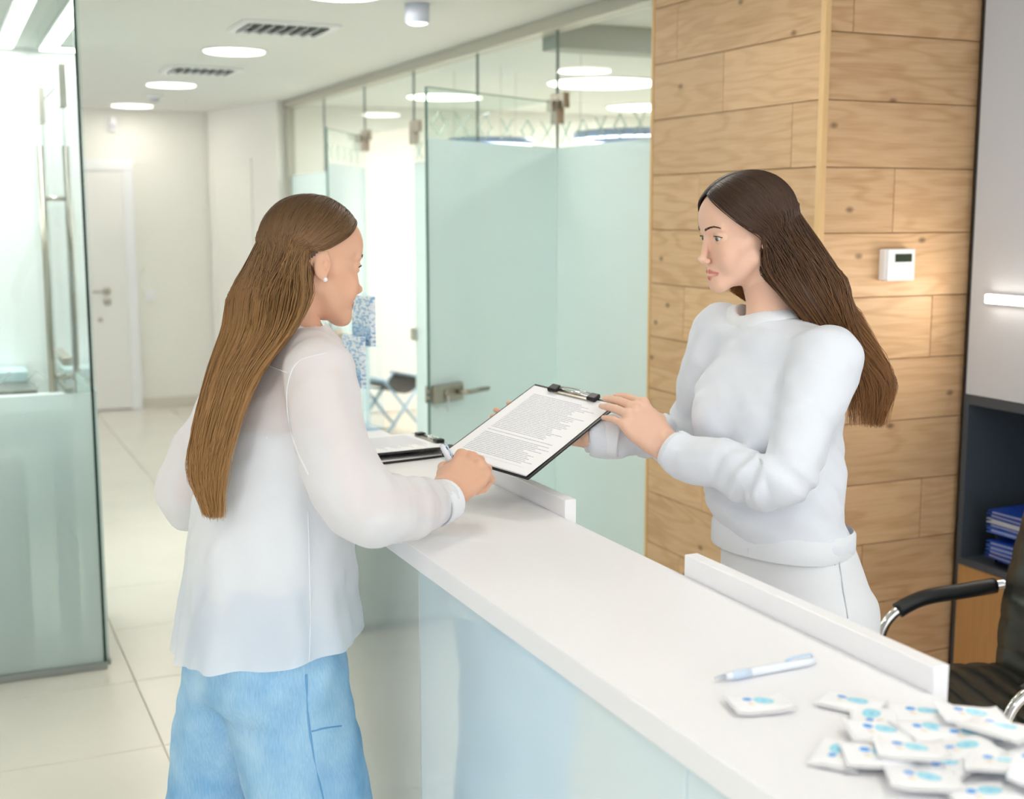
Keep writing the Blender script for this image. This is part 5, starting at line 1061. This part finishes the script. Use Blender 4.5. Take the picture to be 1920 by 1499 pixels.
sweat = blend([(vloft([(.992, wb[0], wb[1], .136, .096), (1.02, wb[0], wb[1], .141, .100), (1.075, *waist[:2], .142, .102), (1.20, waist[0] - .006, waist[1] + .012, .142, .104), (1.30, sC[0] - .002, sC[1], .146, .096), (1.355, sC[0] + .002, sC[1], .115, .072), (1.385, sC[0] + .006, sC[1], .075, .055)], lbR[:2], foldS, capk=.008), 0)] + [(b, .05) for b in bust] +
    [(chain([sC + np.array([0, 0, -.002]), sL + np.array([0, 0, -.004])], [.056, .054]), .028), (chain([sC + np.array([0, 0, -.002]), sR + np.array([0, 0, -.004])], [.056, .054]), .028), (chain(slL, rsL, .01, disp=fold), .02), (chain(slR, rsR, .01, disp=fold), .02), (cone(rh((0, -3.5, -17.0)), sC + np.array([0, 0, -.01]), .046, .060), .03)])
ws_a, ws_b = wrinkle(.0026, .10, 21), wrinkle(.0012, .045, 22); ws = lambda P: ws_a(P) + ws_b(P); sw_ = lambda P: sweat(P) - ws(P)
V, F4 = polygonize(sweat, (1.0, 1.6, .85), (1.78, 2.52, 1.52), .005, 12, 1, ws)
neck = rh((0, -3.1, -14.8)); nd = rh.R @ np.array([0, .30, 1.0]); nd /= np.linalg.norm(nd); nu_ = np.cross(nd, [0, 1.0, 0]); nu_ /= np.linalg.norm(nu_); nw_ = np.cross(nd, nu_)
def rimh(r):
    """height of the cloth round the neck at radius r"""
    H = np.linspace(.06, -.09, 240); out = []
    for k in range(110):
        a = 2 * math.pi * k / 110; Q = neck + np.outer(H, nd) + (nu_ * math.cos(a) + nw_ * math.sin(a)) * r; v = sweat(Q); j = int(np.argmax(v < 0)); out.append(H[j] if v[j] < 0 else -.09)
    out = np.array(out)
    for _ in range(6): out = (np.roll(out, 1) + out * 2 + np.roll(out, -1)) / 4
    return out
q = V - neck; hq = q @ nd; rq = np.linalg.norm(q - np.outer(hq, nd), axis=1); keep = ~((rq < .067) & (hq > -.09) & (hq < .1))
for W, d in ((wL_, xl), (wR_ - xr * .024, xr)):
    keep &= ~(((V - W + d * .012) @ d > 0) & (np.linalg.norm(V - W, axis=1) < .07))
V, F4 = cut_mesh(V, F4, keep); swo = fastmesh('sweatshirt', V, F4, M_sweat, recep)
for W, d in ((wL_, xl), (wR_ - xr * .024, xr)):
    n = 72; V = []
    for t, r_ in ((-.070, .0345), (-.066, .0375), (-.03, .0355), (-.006, .0345), (-.004, .032)):
        u = np.cross(d, [0, 0, 1.0]); u /= np.linalg.norm(u); w = np.cross(d, u)
        for k in range(n): a = 2 * math.pi * k / n; V.append(W + d * t + (u * math.cos(a) + w * math.sin(a)) * (r_ + .0007 * (k % 2)))
    mesh('cuff', V, [[i * n + k, i * n + (k + 1) % n, (i + 1) * n + (k + 1) % n, (i + 1) * n + k] for i in range(4) for k in range(n)], M_rib, swo, True)
h8, h7, h6 = rimh(.084), rimh(.076), rimh(.069); V = []; n = 110
for r_, hh in ((.086, h8 - .002), (.084, h8 + .0035), (.076, h7 + .006), (.068, h6 + .009), (.0635, h6 + .009), (.060, h6 + .004), (.058, h6 - .012)):
    for k in range(n): a = 2 * math.pi * k / n; V.append(neck + nd * (hh[k] + .0004 * (k % 2)) + (nu_ * math.cos(a) + nw_ * math.sin(a)) * r_)
mesh('collar', V, [[i * n + k, i * n + (k + 1) % n, (i + 1) * n + (k + 1) % n, (i + 1) * n + k] for i in range(6) for k in range(n)], M_rib, swo, True)
V = []; n = 120
for z_, k_ in ((.985, .985), (.988, 1.0), (1.028, 1.0), (1.034, .965)):
    for k in range(n): a = 2 * math.pi * k / n; g_ = 1 + .004 * (k % 2); V.append(np.array([wb[0], wb[1], z_]) + lbR * (.145 * k_ * g_ * math.copysign(abs(math.cos(a)) ** .87, math.cos(a))) + fbR * (.103 * k_ * g_ * math.copysign(abs(math.sin(a)) ** .87, math.sin(a))))
mesh('hem_band', V, [[i * n + k, i * n + (k + 1) % n, (i + 1) * n + (k + 1) % n, (i + 1) * n + k] for i in range(3) for k in range(n)], M_rib, swo, True)
# trousers
def foldT(th, z): return .0035 * np.sin(3 * th + 34 * z) * np.clip((hips[2] - .01 - z) * 12, 0, 1)
lc1, lc2 = hips[:2] + lbR[:2] * .075, hips[:2] - lbR[:2] * .075
def legR(c): return vloft([(.02, c[0] + .01, c[1], .062, .066), (.30, c[0] + .005, c[1], .066, .072), (.52, *c, .074, .080), (.74, *c, .090, .098), (hips[2] - .02, *(c * .8 + hips[:2] * .2), .088, .100)], lbR[:2], foldT, n=2.1)
trous = blend([(legR(lc1), 0), (legR(lc2), .006), (vloft([(hips[2] - .16, hips[0] + .006, hips[1], .155, .122), (hips[2] - .05, hips[0] + .003, hips[1], .160, .118), (hips[2] + .03, *(hips[:2] * .8 + waist[:2] * .2), .146, .104), (max(hips[2] + .06, 1.01), *(hips[:2] * .5 + waist[:2] * .5), .134, .094)], lbR[:2], foldT, capk=.006), .03)])
V, F4 = polygonize(trous, (1.15, 1.55, .0), (1.80, 2.25, 1.10), .0065, 12, 1); tro = fastmesh('trousers', V, F4, garment_mat('white_twill', '#eceef2', .9, bump=.4, scale=900, transl=.03), recep); M_ts = mat('twill_seam', '#c9ccd4', .9)
seam('pocket_seam', [(1480, 1020), (1515, 1012), (1548, 1000)], trous, .0012, M_ts, tro); seam('side_seam', [(1566, 985), (1572, 1040), (1580, 1100), (1590, 1160)], trous, .0012, M_ts, tro); seam('pocket_seam', [(1548, 1000), (1560, 1030), (1566, 1060)], trous, .0012, M_ts, tro)
shoe(lc1[0] - .02, lc1[1], 255, M_white, recep); shoe(lc2[0] - .02, lc2[1], 255, M_white, recep)
# hair
UR = np.array([.55, -.45, .70]); UR /= np.linalg.norm(UR); WR = -fbR
U2 = azi(115); bundR = [[stn(1494, 500, 2.365, azi(100), lbR, .060, .062), stn(1533, 562, 2.345, azi(100), lbR, .055, .046), stn(1575, 622, 2.35, UR, lbR, .040, .028), stn(1612, 672, 2.355, U2, lbR, .032, .024), stn(1632, 722, 2.36, U2, lbR, .032, .022), stn(1624, 795, 2.36, U2, lbR, .034, .016)],
    [stn(1408, 500, 2.46, azi(279), azi(9), .035, .02), stn(1404, 525, 2.47, azi(279), azi(9), .03, .018), stn(1402, 545, 2.48, azi(279), azi(9), .024, .014), stn(1420, 570, 2.49, azi(279), azi(9), .012, .010)]]
def exR(a, side):
    if side > 0 and a < .42: return ([(86 + 40 * a, -26)], 1, 1 - a * 4)
    return ([(85 + 93 * a, -22 + 24 * a)], 0, (-.95 + 1.9 * a) if side < 0 else .3 + .65 * a)
exR.f0 = .14; exR.back = .55; exR.low = -.66
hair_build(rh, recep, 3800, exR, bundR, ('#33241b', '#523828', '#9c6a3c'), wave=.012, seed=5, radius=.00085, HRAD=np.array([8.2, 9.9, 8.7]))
